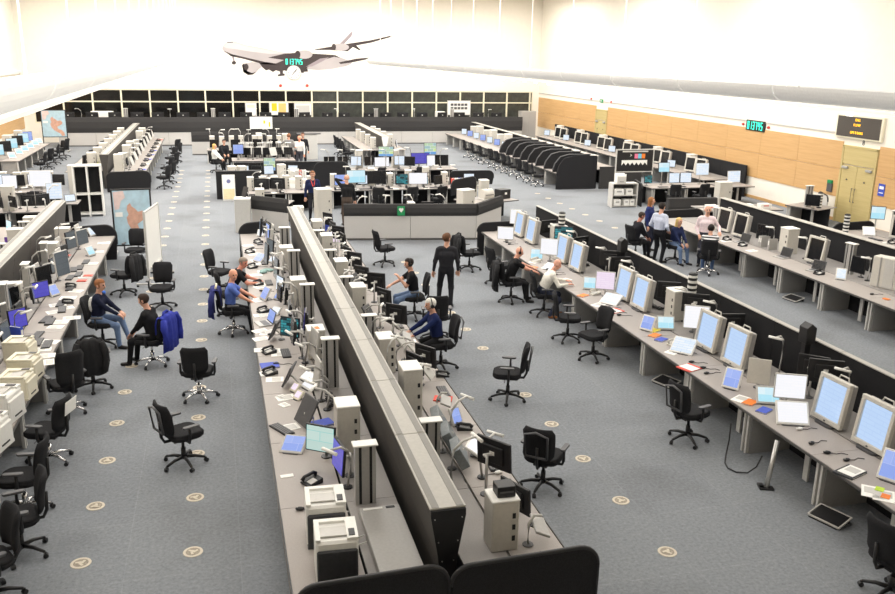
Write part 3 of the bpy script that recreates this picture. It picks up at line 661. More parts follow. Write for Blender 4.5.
def mouse(x, y, rz, where, z=.72, m=None, label='black computer mouse'):
    m = m or M_plastic
    P = [part('shell', 'mouse'+m.name, m, lambda b: b.sphere((0, 0, .021), (.034, .055, .021), 10, 6), smooth=True), part('wheel', 'mwheel', M_grey, lambda b: b.cyl((-.005, -.03, .035), (.005, -.03, .035), .009, n=8)),
         part('cable', 'mcable', M_plastic, lambda b: b.tube([(0, .05, .008), (.02, .12, .006), (-.01, .2, .006), (.04, .27, .006)], .005, 5))]
    return spawn('computer_mouse', P, (x, y, z), rz, label, 'mouse', where)
def sheet(x, y, rz, where, z=.72, w=.21, h=.3, m=None, label='white paper sheet', name='paper_sheet', lines=True):
    m = m or M_paper
    P = part('sheet', 'sheet%.2f%.2f%s' % (w, h, m.name), m, lambda b: b.box((0, 0, .003), (w, h, .006)), kids=[part('print', 'print%.2f%.2f' % (w, h), M_lgrey, lambda b: b.box((0, h*.1, .0068), (w*.75, h*.5, .001)))] if lines else ())
    return solo(name, P, (x, y, z), rz, label, 'paper', where)
def book(x, y, rz, m, where, z=.72, w=.22, h=.3, t=.02, label='booklet'):
    P = [part('cover', 'bookc%s%.2f' % (m.name, w), m, lambda b: b.box((0, 0, t-.002), (w, h, .004)).box((0, 0, .002), (w, h, .004)).box((-w/2+.002, 0, t/2), (.004, h, t-.008))), part('pages', 'bookp%.2f' % w, M_paper, lambda b: b.box((.004, 0, t/2), (w-.015, h-.01, t-.009)))]
    return spawn('booklet', P, (x, y, z), rz, label, 'book', where)
def laptop(x, y, rz, where, scr, z=.72, label='open grey laptop'):
    P = [part('base', 'lapbase', M_grey, lambda b: b.box((0, 0, .011), (.36, .26, .022)), bevel=.004, kids=[part('keys', 'lapkeys', M_dkgrey, lambda b: b.box((0, .03, .0235), (.3, .12, .003)))]),
         part('lid', 'laplid', M_dkgrey, lambda b: b.box((0, .008, .125), (.36, .016, .25)), (0, .13, .02), (R(-18), 0, 0), bevel=.004, kids=[part('screen', 'lapscr', scr, lambda b: b.box((0, -.001, .128), (.32, .004, .21)))])]
    return spawn('laptop', P, (x, y, z), rz, label, 'laptop', where)
def printer(x, y, rz, label, where, z=.72, s=1., front=None, body=None, hz=1.):
    body = body or M_white; front = front or mat('printer_charcoal', (62, 63, 66), .5); k = '%.2f%s%s%.1f' % (s, body.name, front.name, hz)
    P = [part('body', 'prb'+k, body, lambda b: b.box((0, .02*s, .19*s*hz), (.42*s, .42*s, .36*s*hz)), bevel=.025*s),
         part('front_panel', 'prf'+k, front, lambda b: b.box((0, -.2*s, .16*s*hz), (.4*s, .04*s, .29*s*hz)), bevel=.015*s, kids=[part('tray_grip', 'prg'+k, M_plastic, lambda b: b.box((0, -.222*s, .07*s), (.18*s, .008*s, .02*s)))]),
         part('paper_tray', 'prt'+k, front, lambda b: b.box((0, -.01*s, .02*s), (.41*s, .42*s, .04*s)), bevel=.006),
         part('output_tray', 'pro'+k, M_lgrey, lambda b: b.box((-.03*s, .02*s, 0), (.26*s, .26*s, .012*s), (R(-6), 0, 0)), (0, 0, .372*s*hz)),
         part('top_cover', 'prc'+k, body, lambda b: b.box((-.185*s, .02*s, 0), (.05*s, .4*s, .03*s)).box((.155*s, .02*s, 0), (.11*s, .4*s, .03*s)).box((-.03*s, .19*s, 0), (.27*s, .06*s, .03*s)), (0, 0, .38*s*hz)),
         part('control_panel', 'prk'+k, M_plastic, lambda b: b.box((.15*s, -.08*s, 0), (.06*s, .12*s, .008)), (0, 0, .38*s*hz+.02*s))]
    return spawn('printer', P, (x, y, z), rz, label, 'printer', where)
def stripe_stack(x, y, where, z, n=4, label='black and white striped signal stack'):
    P = []
    for k in range(n):
        P.append(part('white_band', 'ssw', M_white, lambda b: b.lathe([(.09, 0), (.09, .05)], 12), (0, 0, k*.105+.05))); P.append(part('black_band', 'ssb', M_plastic, lambda b: b.lathe([(.085, 0), (.085, .055)], 12), (0, 0, k*.105-.005)))
    P.append(part('cap', 'sscap', M_plastic, lambda b: b.lathe([(.088, 0), (.088, .03), (.05, .05)], 12), (0, 0, n*.105-.005)))
    return spawn('signal_stack', P, (x, y, z), 0, label, 'signal stack', where)
def binder(x, y, rz, m, where, z=.72, label='ring binder'):
    P = [part('cover', 'binder'+m.name, m, lambda b: b.box((-.033, 0, .155), (.004, .27, .31)).box((.033, 0, .155), (.004, .27, .31)).box((0, -.133, .155), (.066, .004, .31))), part('pages', 'binderp', M_paper, lambda b: b.box((0, .0, .15), (.056, .25, .29))), part('spine_label', 'binderl', M_white, lambda b: b.box((0, -.137, .2), (.045, .003, .12)))]
    return spawn('ring_binder', P, (x, y, z), rz, label, 'binder', where)
def slab(x, y, rz, where, z=.72, w=.3, h=.34, tilt=-20, m=None, label='flat grey monitor casing seen from behind', lift=.1, th=.03):
    """thin panel on a jointed arm, tilted"""
    m = m or M_lgrey; k = '%.2f%.2f%s%d%.2f' % (w, h, m.name, tilt, th)
    P = [part('panel', 'slab'+k, m, lambda b: b.box((0, th/2-.015, h/2), (w, th, h)), (0, 0, lift), (R(tilt), 0, 0), bevel=.006, kids=[part('mount_plate', 'slabm%.2f' % th, M_dkgrey, lambda b: b.box((0, th-.01, .15), (.1, .012, .1)))]),
         part('arm', 'slaba%.2f' % lift, M_lgrey, lambda b: b.tube([(0, .2, 0), (0, .2, lift+.05), (.03, .14, lift+.14), (0, .06, lift+.15)], .018), smooth=True), part('foot', 'slabf', M_dkgrey, lambda b: b.lathe([(.06, 0), (.06, .015), (.02, .02)], 10), (0, .2, 0))]
    return spawn('tilted_display', P, (x, y, z), rz, label, 'monitor', where)
def footrest(x, y, rz, where):
    P = [part('frame', 'frframe', M_lgrey, lambda b: b.box((0, -.14, .03), (.44, .02, .02)).box((0, .14, .09), (.44, .02, .02)).bar((-.22, -.14, .03), (-.22, .14, .09), .02, .02).bar((.22, -.14, .03), (.22, .14, .09), .02, .02)), part('tread', 'frtread', M_plastic, lambda b: b.box((0, 0, .062), (.4, .26, .012), (R(12), 0, 0))),
         part('foot', 'frfoot', M_plastic, lambda b: b.box((0, .14, .035), (.4, .02, .07)).box((0, -.14, .008), (.4, .03, .016)))]
    return spawn('footrest', P, (x, y, 0), rz, 'black footrest with pale metal frame on the carpet', 'footrest', where)
def board(loc, rz, w, h, zb, label, face, kids=(), frame=None, cat='board', name='display_board'):
    frame = frame or M_plastic
    P = [part('panel', 'bd%s%.2f' % (face.name, w), face, lambda b: b.box((0, 0, zb+h/2), (w, .03, h)), kids=kids)]
    for s in (-1, 1):
        P.append(part('post', 'bdpost%.2f%.2f%s' % (w, h, frame.name), frame, lambda b: b.box((0, .0, (zb+h)/2+.05), (.045, .05, zb+h-.05)), (s*(w/2+.022), 0, 0)))
        P.append(part('foot', 'bdfoot', M_lgrey, lambda b: b.box((0, 0, .07), (.05, .62, .04)), (s*(w/2+.022), 0, 0), kids=[part('caster', 'bdcast', M_plastic, lambda b: b.cyl((-.015, -.28, .03), (.015, -.28, .03), .03), (0, 0, 0)), part('caster', 'bdcast2', M_plastic, lambda b: b.cyl((-.015, .28, .03), (.015, .28, .03), .03), (0, 0, 0))]))
    for zz in (zb, zb+h): P.append(part('rail', 'bdrail%.2f%s' % (w, frame.name), frame, lambda b: b.box((0, 0, 0), (w+.08, .045, .04)), (0, 0, zz)))
    return spawn(name, P, loc, rz, label, cat)
# ---------------------------------------------------------------- people: one continuous body surface grown around a posed skeleton
def surface_nets(f, org, h):
    s = f < 0
    nx, ny, nz = f.shape
    cs = np.zeros((nx-1, ny-1, nz-1), int)
    for dx in (0, 1):
        for dy in (0, 1):
            for dz in (0, 1): cs += s[dx:nx-1+dx, dy:ny-1+dy, dz:nz-1+dz]
    act = (cs > 0) & (cs < 8)
    idx = -np.ones(act.shape, int); ii = np.argwhere(act); idx[act] = np.arange(len(ii))
    acc = np.zeros((len(ii), 3)); cnt = np.zeros(len(ii))
    I, J, K = ii.T
    cor = [(a, b, c) for a in (0, 1) for b in (0, 1) for c in (0, 1)]
    for a in cor:
        for ax in range(3):
            if a[ax]: continue
            b = list(a); b[ax] = 1
            fa = f[I+a[0], J+a[1], K+a[2]]; fb = f[I+b[0], J+b[1], K+b[2]]
            m = (fa < 0) != (fb < 0); t = np.where(m, fa/np.where(m, fa-fb, 1), 0)
            p = np.stack([a[0]+np.zeros(len(ii)), a[1]+np.zeros(len(ii)), a[2]+np.zeros(len(ii))], 1); p[:, ax] += t
            acc += p*m[:, None]; cnt += m
    V = (ii+acc/cnt[:, None])*h+org
    faces = []
    for ax in range(3):
        sl0 = [slice(None)]*3; sl1 = [slice(None)]*3; sl0[ax] = slice(0, -1); sl1[ax] = slice(1, None)
        a = s[tuple(sl0)]; b = s[tuple(sl1)]; e = np.argwhere(a != b)
        o1, o2 = [(1, 2), (2, 0), (0, 1)][ax]
        e = e[(e[:, o1] > 0) & (e[:, o2] > 0) & (e[:, o1] < f.shape[o1]-1) & (e[:, o2] < f.shape[o2]-1)]
        q = []
        for d1, d2 in ((1, 1), (0, 1), (0, 0), (1, 0)):
            c = e.copy(); c[:, o1] -= d1; c[:, o2] -= d2; q.append(idx[c[:, 0], c[:, 1], c[:, 2]])
        q = np.stack(q, 1); ins = a[e[:, 0], e[:, 1], e[:, 2]]
        q[~ins] = q[~ins][:, ::-1]; faces.append(q)
    return V, np.concatenate(faces)
def ik(a, t, l1, l2, pole):
    a, t, pole = Vector(a), Vector(t), Vector(pole); d = t-a; L = min(d.length, (l1+l2)*.995)
    d = d.normalized(); t = a+d*L
    x = (l1*l1-l2*l2+L*L)/(2*L); hh = math.sqrt(max(0, l1*l1-x*x)); p = (pole-d*pole.dot(d)).normalized()
    return a+d*x+p*hh, t
SKINS = {}
def pmat(rgb, nm, **k): return mat('%s_%d_%d_%d' % ((nm,)+tuple(rgb)), rgb, **k)
M_lens = mat('eye_dark', (30, 26, 24), .3)
def person(label, loc, rz, shirt, trousers, skin=(214, 164, 140), hair=(92, 66, 46), shoe=(30, 28, 28), pelvis=(0, 0, .93), lean=0., sleeve='long', style='short', yaw=0., nod=0., hl=None, hr=None, fl=None, fr=None, headset=False, female=False, res=.0125, shirt_mat=None, sc=1., lanyard=None, twist=0.):
    B = []  # a, b, ra, rb, region
    pel = Vector(pelvis); ln = R(lean); up = Vector((0, -math.sin(ln), math.cos(ln))); tw = Matrix.Rotation(R(twist), 3, up)
    rt = tw @ Vector((1, 0, 0)); fwd = tw @ Vector((0, -math.cos(ln), -math.sin(ln)))
    ch = pel+up*.30; ns = pel+up*.50; sh = .175 if female else .195
    def cap(a, b, ra, rb, g): B.append((Vector(a), Vector(b), ra, rb, g))
    hipw = .095
    for s in (-1, 1): cap(pel+Vector((s*.06, 0, -.02)), pel+Vector((s*.05, 0, 0))+up*.06, .115, .112, 'trousers')
    cap(pel+up*.10-rt*.05, ch-rt*.07, .112, .125, 'shirt'); cap(pel+up*.10+rt*.05, ch+rt*.07, .112, .125, 'shirt')
    cap(ch-rt*.09+up*.05, ch+rt*.09+up*.05, .118, .118, 'shirt'); cap(ns-rt*(sh-.05)-up*.03, ns+rt*(sh-.05)-up*.03, .075, .075, 'shirt')
    hd = ns+up*.02; hy = R(yaw); npd = (up*.8+fwd*.12+Vector((0, 0, .25))).normalized()
    cap(ns, ns+npd*.11, .062, .056, 'skin')
    hc = ns+npd*.21+fwd*.012
    HM = tw @ Matrix.Rotation(hy, 3, 'Z') @ Matrix.Rotation(R(nod)+ln*.35, 3, 'X')
    def hp(x, y, z): return hc+HM @ Vector((x, y, z))
    cap(hp(0, .01, .045), hp(0, .012, .03), .088, .088, 'head'); cap(hp(0, -.025, .0), hp(0, -.03, -.06), .072, .055, 'face')
    cap(hp(0, -.095, .01), hp(0, -.108, -.02), .012, .017, 'face')     # nose
    cap(hp(-.02, -.082, -.052), hp(.02, -.082, -.052), .013, .013, 'lips')
    for s in (-1, 1): cap(hp(s*.088, .015, .015), hp(s*.088, .01, -.02), .016, .013, 'ear')
    if style == 'long':
        for s in (-1, 1): cap(hp(s*.06, .035, .05), hp(s*.075, .055, -.15), .055, .045, 'hair')
        cap(hp(0, .05, .05), hp(0, .075, -.19), .07, .05, 'hair')
    elif style in ('short', 'grey'): cap(hp(0, .03, .055), hp(0, -.02, .075), .09, .075, 'hair')
    # legs
    fl = fl or (.12, -.03, .0); fr = fr or (-.12, -.03, .0)
    for s, ft in ((1, fl), (-1, fr)):
        hip = pel+Vector((s*hipw, 0, -.03)); an = Vector((ft[0], ft[1], ft[2]+.085))
        kn, an = ik(hip, an, .43, .42, (s*.12, -1, .25))
        cap(hip, kn, .092, .066, 'trousers'); cap(kn, an, .066, .046, 'trousers')
        toe = Vector((ft[3] if len(ft) > 3 else s*.25, -1, 0)).normalized()
        cap(an+Vector((0, 0, -.045)), an+toe*.15+Vector((0, 0, -.05)), .042, .036, 'shoe')
    # arms and hands
    for s, ht in ((1, hl), (-1, hr)):
        sp = ns+rt*(s*sh)-up*.045
        tgt = Vector(ht) if ht else sp+Vector((s*.09, -.08, -.53))
        el, wr_ = ik(sp, tgt, .285, .255, (s*.55, .9, -.5))
        if sleeve == 'long': cap(sp, el, .062, .05, 'shirt'); cap(el, el.lerp(wr_, .93), .049, .036, 'shirt')
        else: cap(sp, sp.lerp(el, .62), .064, .056, 'shirt'); cap(sp.lerp(el, .6), el, .047, .043, 'skin'); cap(el, wr_, .043, .029, 'skin')
        d = (wr_-el).normalized(); side = d.cross(Vector((0, 0, 1)));
        if side.length < .2: side = Vector((0, 1, 0))
        side.normalize(); dn = d.cross(side).normalized()
        if dn.z > 0: dn = -dn
        side = side if True else -side
        pc = wr_+d*.055
        for q in (-.024, .024): cap(wr_+side*q*.6, wr_+d*.085+side*q, .02, .019, 'skin')
        cap(wr_, wr_+d*.085, .024, .02, 'skin')
        for q, ln_ in ((-.036, .05), (-.012, .065), (.012, .072), (.036, .062)):
            k0 = wr_+d*.092+side*q; k1 = k0+d*ln_*.55+dn*.012; k2 = k1+d*ln_*.4+dn*.03
            cap(k0, k1, .0115, .0105, 'skin'); cap(k1, k2, .0105, .009, 'skin')
        ts = side*(s*1.0)
        if ts.dot(Vector((-s, 0, 0))) < 0: ts = -ts
        t0 = wr_+d*.03+ts*.03; t1 = t0+d*.035+ts*.028+dn*.012; cap(t0, t1, .014, .012, 'skin'); cap(t1, t1+d*.035+dn*.012, .012, .01, 'skin')
    A = np.array([list(p)+list(q) for p, q, *_ in B]); lo = np.minimum(A[:, :3], A[:, 3:]).min(0)-.16; hi = np.maximum(A[:, :3], A[:, 3:]).max(0)+.16
    dims = np.ceil((hi-lo)/res).astype(int)+1; f = np.full(dims, .5)
    ax = [lo[i]+res*np.arange(dims[i]) for i in range(3)]
    def sdf(p, a, b, ra, rb):
        ba = b-a; L2 = ba@ba+1e-12; t = np.clip(((p-a)@ba)/L2, 0, 1); return np.linalg.norm(p-a-t[..., None]*ba, axis=-1)-(ra+(rb-ra)*t)
    for a, b, ra, rb, g in B:
        a_ = np.array(a); b_ = np.array(b); k = .007 if g in ('lips', 'ear') or ra < .026 else .035
        m = max(ra, rb)+.07
        i0 = np.maximum(((np.minimum(a_, b_)-m-lo)/res).astype(int), 0); i1 = np.minimum(((np.maximum(a_, b_)+m-lo)/res).astype(int)+2, dims)
        X, Y, Z = np.meshgrid(ax[0][i0[0]:i1[0]], ax[1][i0[1]:i1[1]], ax[2][i0[2]:i1[2]], indexing='ij')
        d = sdf(np.stack([X, Y, Z], -1), a_, b_, ra, rb)
        sl = tuple(slice(i0[q], i1[q]) for q in range(3)); o = f[sl]
        hh = np.maximum(k-np.abs(o-d), 0)/k; f[sl] = np.minimum(o, d)-hh*hh*k*.25
    f = np.maximum(f, (lo[2]*0+.002)-np.broadcast_to(ax[2][None, None, :], dims))
    V, Fc = surface_nets(f, lo, res)
    cen = V[Fc].mean(1); best = np.full(len(cen), 9.); reg = np.zeros(len(cen), int)
    regs = ['shirt', 'trousers', 'skin', 'hair', 'shoe', 'eye', 'lips']
    for a, b, ra, rb, g in B:
        d = sdf(cen, np.array(a), np.array(b), ra, rb); u = d < best-.0005
        g2 = {'head': 'hair' if style != 'bald' else 'skin', 'face': 'skin', 'ear': 'skin'}.get(g, g)
        best[u] = d[u]; reg[u] = regs.index(g2)
    HMi = np.array(HM.inverted()); loc_ = (cen-np.array(hc))@HMi.T
    on = (np.linalg.norm(loc_, axis=1) < .17)
    face = on & (loc_[:, 1] < -.035) & (loc_[:, 2] < .075) & (loc_[:, 2] > -.12) & (np.abs(loc_[:, 0]) < .085); reg[face & (reg == 3)] = 2
    if style in ('short', 'grey'): reg[on & (reg == 3) & (loc_[:, 2] < -.05)] = 2
    for s in (-1, 1): reg[on & (np.linalg.norm(loc_-np.array([s*.032, -.09, .022]), axis=1) < .017)] = 5
    V = V*sc
    me = bpy.data.meshes.new('person'); me.from_pydata(V.tolist(), [], Fc.tolist())
    mats = [shirt_mat or pmat(shirt, 'shirt', rough=.9, var=.1, scale=25, spec=.15), pmat(trousers, 'trousers', rough=.9, var=.1, scale=25, spec=.15), pmat(skin, 'skin', rough=.55, var=.04, scale=12), pmat(hair, 'hair', rough=.8, var=.25, scale=90), pmat(shoe, 'shoe', rough=.4, var=.1), M_lens, pmat(tuple(int(v*.8) for v in skin), 'lips', rough=.5)]
    for m in mats: me.materials.append(m)
    me.polygons.foreach_set('material_index', reg); me.polygons.foreach_set('use_smooth', [True]*len(reg)); me.update()
    o = bpy.data.objects.new('person', me); o.location = loc; o.rotation_euler = (0, 0, rz); col.objects.link(o); tagit(o, label, 'person')
    if headset:
        pts = [hp(.105*math.cos(R(t))*1.0, .01, .03+.115*math.sin(R(t))) for t in range(-5, 186, 14)]
        hs = child('headset', o, MB().tube([tuple(p*sc) for p in pts], .011, 6).mesh('headset', M_plastic, 0, True))
        for s in (-1, 1): child('ear_cup', hs, MB().cyl(hp(s*.1, .01, .0)*sc, hp(s*.125, .01, .0)*sc, .036).mesh('ear_cup', M_plastic))
        child('microphone_boom', hs, MB().tube([hp(.12, 0, -.02)*sc, hp(.1, -.08, -.05)*sc, hp(.05, -.115, -.055)*sc], .006, 5).mesh('microphone_boom', M_plastic))
    if lanyard:
        w0 = ns+fwd*.1; child('lanyard', o, MB().tube([tuple((ns+rt*.07+fwd*.06+up*.03)*sc), tuple((ch+rt*.02+fwd*.15+up*.02)*sc), tuple((ch-rt*.02+fwd*.15+up*.02)*sc), tuple((ns-rt*.07+fwd*.06+up*.03)*sc)], .012, 5).mesh('lanyard', lanyard))
    return o
# ---------------------------------------------------------------- desk rows and partitions
E90 = R(90)
WL = 'on the cream printer row'
WCL = 'on central row, map side'
WCR = 'on central row, radar side'
WR1 = 'on the radar row'
WR2 = 'on the row behind the radars'
WR2B = 'before the double doors'
WM = 'on the pale console island'
WI = 'on the island behind the notice stand'
WL2 = 'on the desk row behind the standing map board'
WLF = 'on the desks by the far map board'
WK = 'behind the tall open cabinet'
WR3 = 'on the booth desk row'
WR4 = 'on the desks along the wood wall'
WBK = 'on the long far counter under the windows'
WRC = 'beside the open shelf unit'
M_part = mat('partition_brown_grey', (74, 71, 68), .7, var=.1, scale=40)
M_cap = mat('partition_cap', (176, 173, 166), .5, var=.05, scale=20)
M_capd = mat('cap_dark_strip', (128, 126, 121), .5, var=.05)
def bays(x, y0, pitch, n, rz, df, dr, where, zr=.72, legs=True, label='grey desk bay with slat legs'):
    for k in range(n): spawn('desk', desk_parts(pitch, df, dr, zr, legs), (x, y0+pitch*(k+.5), 0), rz, label, 'desk', where)
flare = [(-.18, 1.45), (-.18, 1.38), (-.14, 1.15), (-.10, .92), (-.085, .7), (-.085, 0), (.085, 0), (.085, .7), (.10, .92), (.14, 1.15), (.18, 1.38), (.18, 1.45)]
CP, CY0, CN = 1.77, 7.38, 10
screen_wall('partition', flare, CY0, CY0+CP*CN, CP, 2.02, 'long flared grey partition with pale ribbed cap along central double row', M_part, M_cap, capw=.37, strip=M_capd)
o = spawn('partition_end', [part('plate', 'end_plate', M_plastic, lambda b: b.prism(flare, -.02, 0, 'y')), part('foot_plate', 'end_foot', M_plastic, lambda b: b.box((0, -.01, .02), (.3, .03, .04)))] + [part('screw', 'end_screw', M_alu, lambda b: b.cyl((0, -.02, 0), (0, -.026, 0), .008, n=6), (s*w, 0, z)) for s in (-1, 1) for w, z in ((.14, 1.36), (.1, 1.1), (.06, .88))], (2.02, CY0, 0), 0, 'black flared end plate with screws closing the central partition', 'end plate')
bays(.45, CY0-.1, CP, CN, -E90, .76, .60, 'on central row, map side')
bays(3.38, CY0-.1, CP, CN, E90, .62, .52, 'on central row, radar side')
curved_screen((1.2, 6.98), 0, 1.45, 1.09, 'black rounded end screen beside the two laser printers', t=.06, r=.2)
curved_screen((2.72, 6.98), 0, 1.52, 1.08, 'black rounded end screen before the tall grey cabinet box', t=.06, r=.2)
# row beside the map boards
screen_wall('partition', flare, 5.9, 5.9+1.77*12, 1.77, -4.6, 'long dark partition with pale cap behind the cream printers', M_part, M_cap, capw=.37, strip=M_capd)
bays(-2.93, 4.1, CP, 12, E90, .76, .66, 'beside the map boards', .72)
bays(-6.3, 18.3, CP, 5, -E90, .76, .72, 'behind the cream printer partition', .72)
# radar display row
RP = 1.69
screen_wall('partition', [(-.04, 0), (.04, 0), (.04, 1.45), (-.04, 1.45)], 5.53, 5.53+RP*11, RP, 9.2, 'long black fabric partition behind the large radar displays', M_black, M_cap, capw=.1)
bays(7.45, 5.53, RP, 11, -E90, .82, .78, 'under the large radar displays')
curved_screen((8.2, 5.53+RP*11+.05), 0, 1.7, 1.0, 'black rounded screen closing the far end of the radar row', r=.25)
# row behind it
screen_wall('partition', [(-.05, 0), (.05, 0), (.05, 1.45), (-.05, 1.45)], 12.2, 12.2+1.63*8-.6, 1.63, 15.78, 'black partition with pale cap between radar row and the double doors', M_black, M_cap, capw=.22)
bays(13.75, 12.2, 1.63, 8, -E90, .82, 1.08, 'behind the radar row')
bays(18.4, 14.4, 1.6, 5, -E90, .8, .8, 'before the double doors')
screen_wall('partition', [(-.04, 0), (.04, 0), (.04, 1.35), (-.04, 1.35)], 14.4, 21.6, 1.8, 20.15, 'black partition behind the desk before the double doors', M_black, M_cap, capw=.1, ztop=1.35)
curved_screen((19.2, 22.5), 0, 1.6, .95, 'black rounded screen ending the desk before the double doors', r=.3)
curved_screen((14.7, 25.45), R(0), 1.9, .95, 'black rounded screen closing the far end of the second row', r=.25)

# ---------------------------------------------------------------- items on the central row, map board side
C_, S_ = -E90, E90       # facing the -X aisle / the +X aisle
def P3(px, py, z=.72): p = at(px, py, z); return p.x, p.y
for (px, py), lb in (((326, 537), 'white laser printer with charcoal front, the rear of the two'), ((337, 574), 'white laser printer with charcoal front nearest the rounded end screen')):
    x, y = P3(px, py); printer(x, y, R(-3), lb, '', z=.72, hz=1.3)
column(1.45, 9.0, 0, .74, WCL, z=.72)
for yy, h in ((12.7, .8), (16.2, .75), (19.2, .75), (21.9, .75)): column(1.52, yy, 0, h, WCL, z=.72)
for yy, h in ((10.45, .68), (14.2, .52), (17.5, .56), (20.6, .56)):
    e = ebox(1.45, yy, 0, WCL, z=.72, h=h)
    if yy == 14.2: NOTE = e
for yy in (11.8, 13.5, 15.3, 17.0, 18.7, 20.2, 22.6): arm_lamp(1.35, yy, R(-70+random.uniform(-30, 30)), WCL, h=random.uniform(.38, .5))
x, y = P3(317, 462); monitor(x+.05, y, R(-35), S_green, 'slim black monitor with pale green screen above the grey touch panel', '', w=.42, h=.36, lift=.14)
x, y = P3(338, 478); monitor(x, y, R(-80), S_violet, 'black monitor with violet screen turned edge-on beside the service column', '', w=.42, h=.38, lift=.1)
x, y = P3(290, 454); touch(x, y, R(-25), S_blue, 'grey touch panel with blue screen lying before the slim monitor', '', w=.32, h=.3, tilt=-62, bez=M_lgrey)
x, y = P3(300, 425); slab(x, y, R(-70), WCL, w=.4, h=.42, tilt=-28, m=M_dkgrey, label='dark grey display panel leaning back', lift=.04)
x, y = P3(282, 430); keyboard(x, y, R(-62), WCL, label='dark grey keyboard propped before leaning panel', m=M_plastic)
for px, py, m in ((282, 397, M_paper), (284, 405, M_paper)):
    x, y = P3(px, py); sheet(x, y, R(-60), WCL, w=.16, h=.13, m=m, label='small white card pad')
for px, py in ((292, 392), (295, 400)):
    x, y = P3(px, py); touch(x, y, R(-60), S_pink, 'small cream keypad panel with violet square', WCL, w=.16, h=.16, tilt=-45, bez=M_cream)
x, y = P3(322, 424); book(x, y, .3, M_blue, '', label='open blue booklet under the beige equipment box', z=.725, w=.3, h=.22)
x, y = P3(312, 483); phone(x, y, R(-60), '', label='black telephone with yellow trim before the laser printers')
x, y = P3(300, 510); mouse(x, y, R(-100), '', label='black computer mouse beside the laser printer')
x, y = P3(287, 476); sheet(x, y, R(-85), '', w=.08, h=.16, label='small white card near the desk edge by the printers', lines=False)
x, y = P3(263, 324); laptop(x, y, R(-75), '', S_blue, label='open grey laptop with blue screen beside two telephones')
for px, py in ((263, 312), (269, 353), (270, 374), (252, 268), (258, 285)):
    x, y = P3(px, py); phone(x, y, R(-70), WCL)
for px, py in ((261, 339), (262, 350), (260, 331)):
    x, y = P3(px, py); sheet(x, y, R(-80+random.uniform(-15, 15)), WCL, w=.21, h=.28)
x, y = P3(270, 366); book(x, y, R(-85), M_blue, '', w=.26, h=.3, label='white notepad with blue cover between two telephones')
x, y = P3(290, 345); monitor(x, y, R(-38), S_ui, 'black monitor with cyan lists beside the open laptop', '', w=.4, h=.36, lift=.16)
x, y = P3(311, 356); slab(x, y, R(-80), WCL, w=.42, h=.5, tilt=-6, m=M_lgrey, lift=.12, label='tall pale grey display casing')
for px, py in ((275, 340), (286, 390)):
    x, y = P3(px, py); slab(x, y, R(-110), WCL, w=.34, h=.36, tilt=-25, m=M_dkgrey, lift=.03, label='dark grey display panel leaning back')
for px, py in ((303, 380), (300, 388)):
    x, y = P3(px, py); touch(x, y, R(-65), S_white, 'white flat touch screen lying tilted', WCL, w=.3, h=.2, tilt=-55)
sheet(NOTE.location.x, NOTE.location.y-.05, .2, '', z=1.2435, w=.12, h=.12, m=M_orange, label='orange note on the beige equipment box', lines=False)
x, y = P3(256, 262); touch(x, y, R(-55), S_blue, 'pale touch panel with blue screen', WCL, w=.32, h=.28, tilt=-50, bez=M_lgrey)
x, y = P3(262, 300); touch(x, y, R(-70), S_blue, 'pale touch panel with blue screen', WCL, w=.3, h=.3, tilt=-30, bez=M_lgrey)
x, y = P3(276, 283); monitor(x, y, R(-85), S_dull, 'black monitor edge-on near the teal cloth', '', w=.5, h=.5, lift=.1)
x, y = P3(266, 272)
solo('cloth', part('cloth', 'teal_cloth', M_teal, lambda b: [b.sphere((.11*math.cos(k*1.1), .09*math.sin(k*1.7), .03), (.1, .07, .03), 8, 5) for k in range(6)], smooth=True), (x, y, .72), .4, 'crumpled teal cloth lying on the central desk row', 'cloth')
x, y = P3(264, 238); touch(x-.1, y+.2, R(-40), S_white, 'small white screen beside the far rounded end screen', '', w=.26, h=.2, tilt=-25)
x, y = P3(268, 243); monitor(x, y, R(-80), S_blue, 'dark monitor with blue screen at far end of central row', '', w=.36, h=.46, lift=.08)
for px, py in ((258, 243), (250, 253)):
    x, y = P3(px, py); phone(x, y, R(-60), WCL)
for k in range(9):
    y = 13.2+k*1.2; sheet(random.uniform(.62, .9), y, random.uniform(-1.8, -1.2), WCL, w=.21, h=.28)
for y in (14.4, 16.1, 19.3, 21.3, 23.6): keyboard(.95, y, R(-88), WCL)
for y in (13.9, 15.5, 18.6, 20.9, 23.0): mouse(.75, y, R(-95), WCL)
for y, s_ in ((12.4, S_pale), (19.8, S_white), (21.0, S_pale), (23.4, S_white)): slab(1.25, y, R(-85), WCL, w=.36, h=.44, tilt=-8, m=M_lgrey, lift=.16, label='tall pale grey display casing')
curved_screen((.95, CY0-.1+CP*CN+.06), 0, 1.0, 1.05, 'black rounded screen at the far end of the map board side', r=.3)

spawn('equipment_cover', [part('cover', 'eq_cover', M_grey, lambda b: b.box((0, 0, .05), (.46, 1.3, .1)), bevel=.006), part('label_strip', 'eq_label', M_white, lambda b: b.box((-.08, .6, .102), (.22, .04, .004))), part('grip', 'eq_grip', M_plastic, lambda b: b.box((.12, .6, .103), (.1, .04, .006)))] + [part('screw', 'eq_screw', M_alu, lambda b: b.cyl((0, 0, .1), (0, 0, .104), .008, n=6), (s*.2, t*.55, 0)) for s in (-1, 1) for t in (-1, 1)], (1.56, 8.05, .72), 0, 'flat grey equipment cover with white label behind the laser printers', 'equipment')
for dy in (0, .14): solo('cable', part('cable', 'white_cable', M_lgrey, lambda b: b.tube([(-.2, 0, .1), (-.1, .02, .03), (0, .04, .012), (.1, .02, .03), (.16, 0, .06)], .008, 6), smooth=True), (1.15, 8.05+dy, .72), 0, 'pale cable between the laser printers and the grey cover', 'cord')
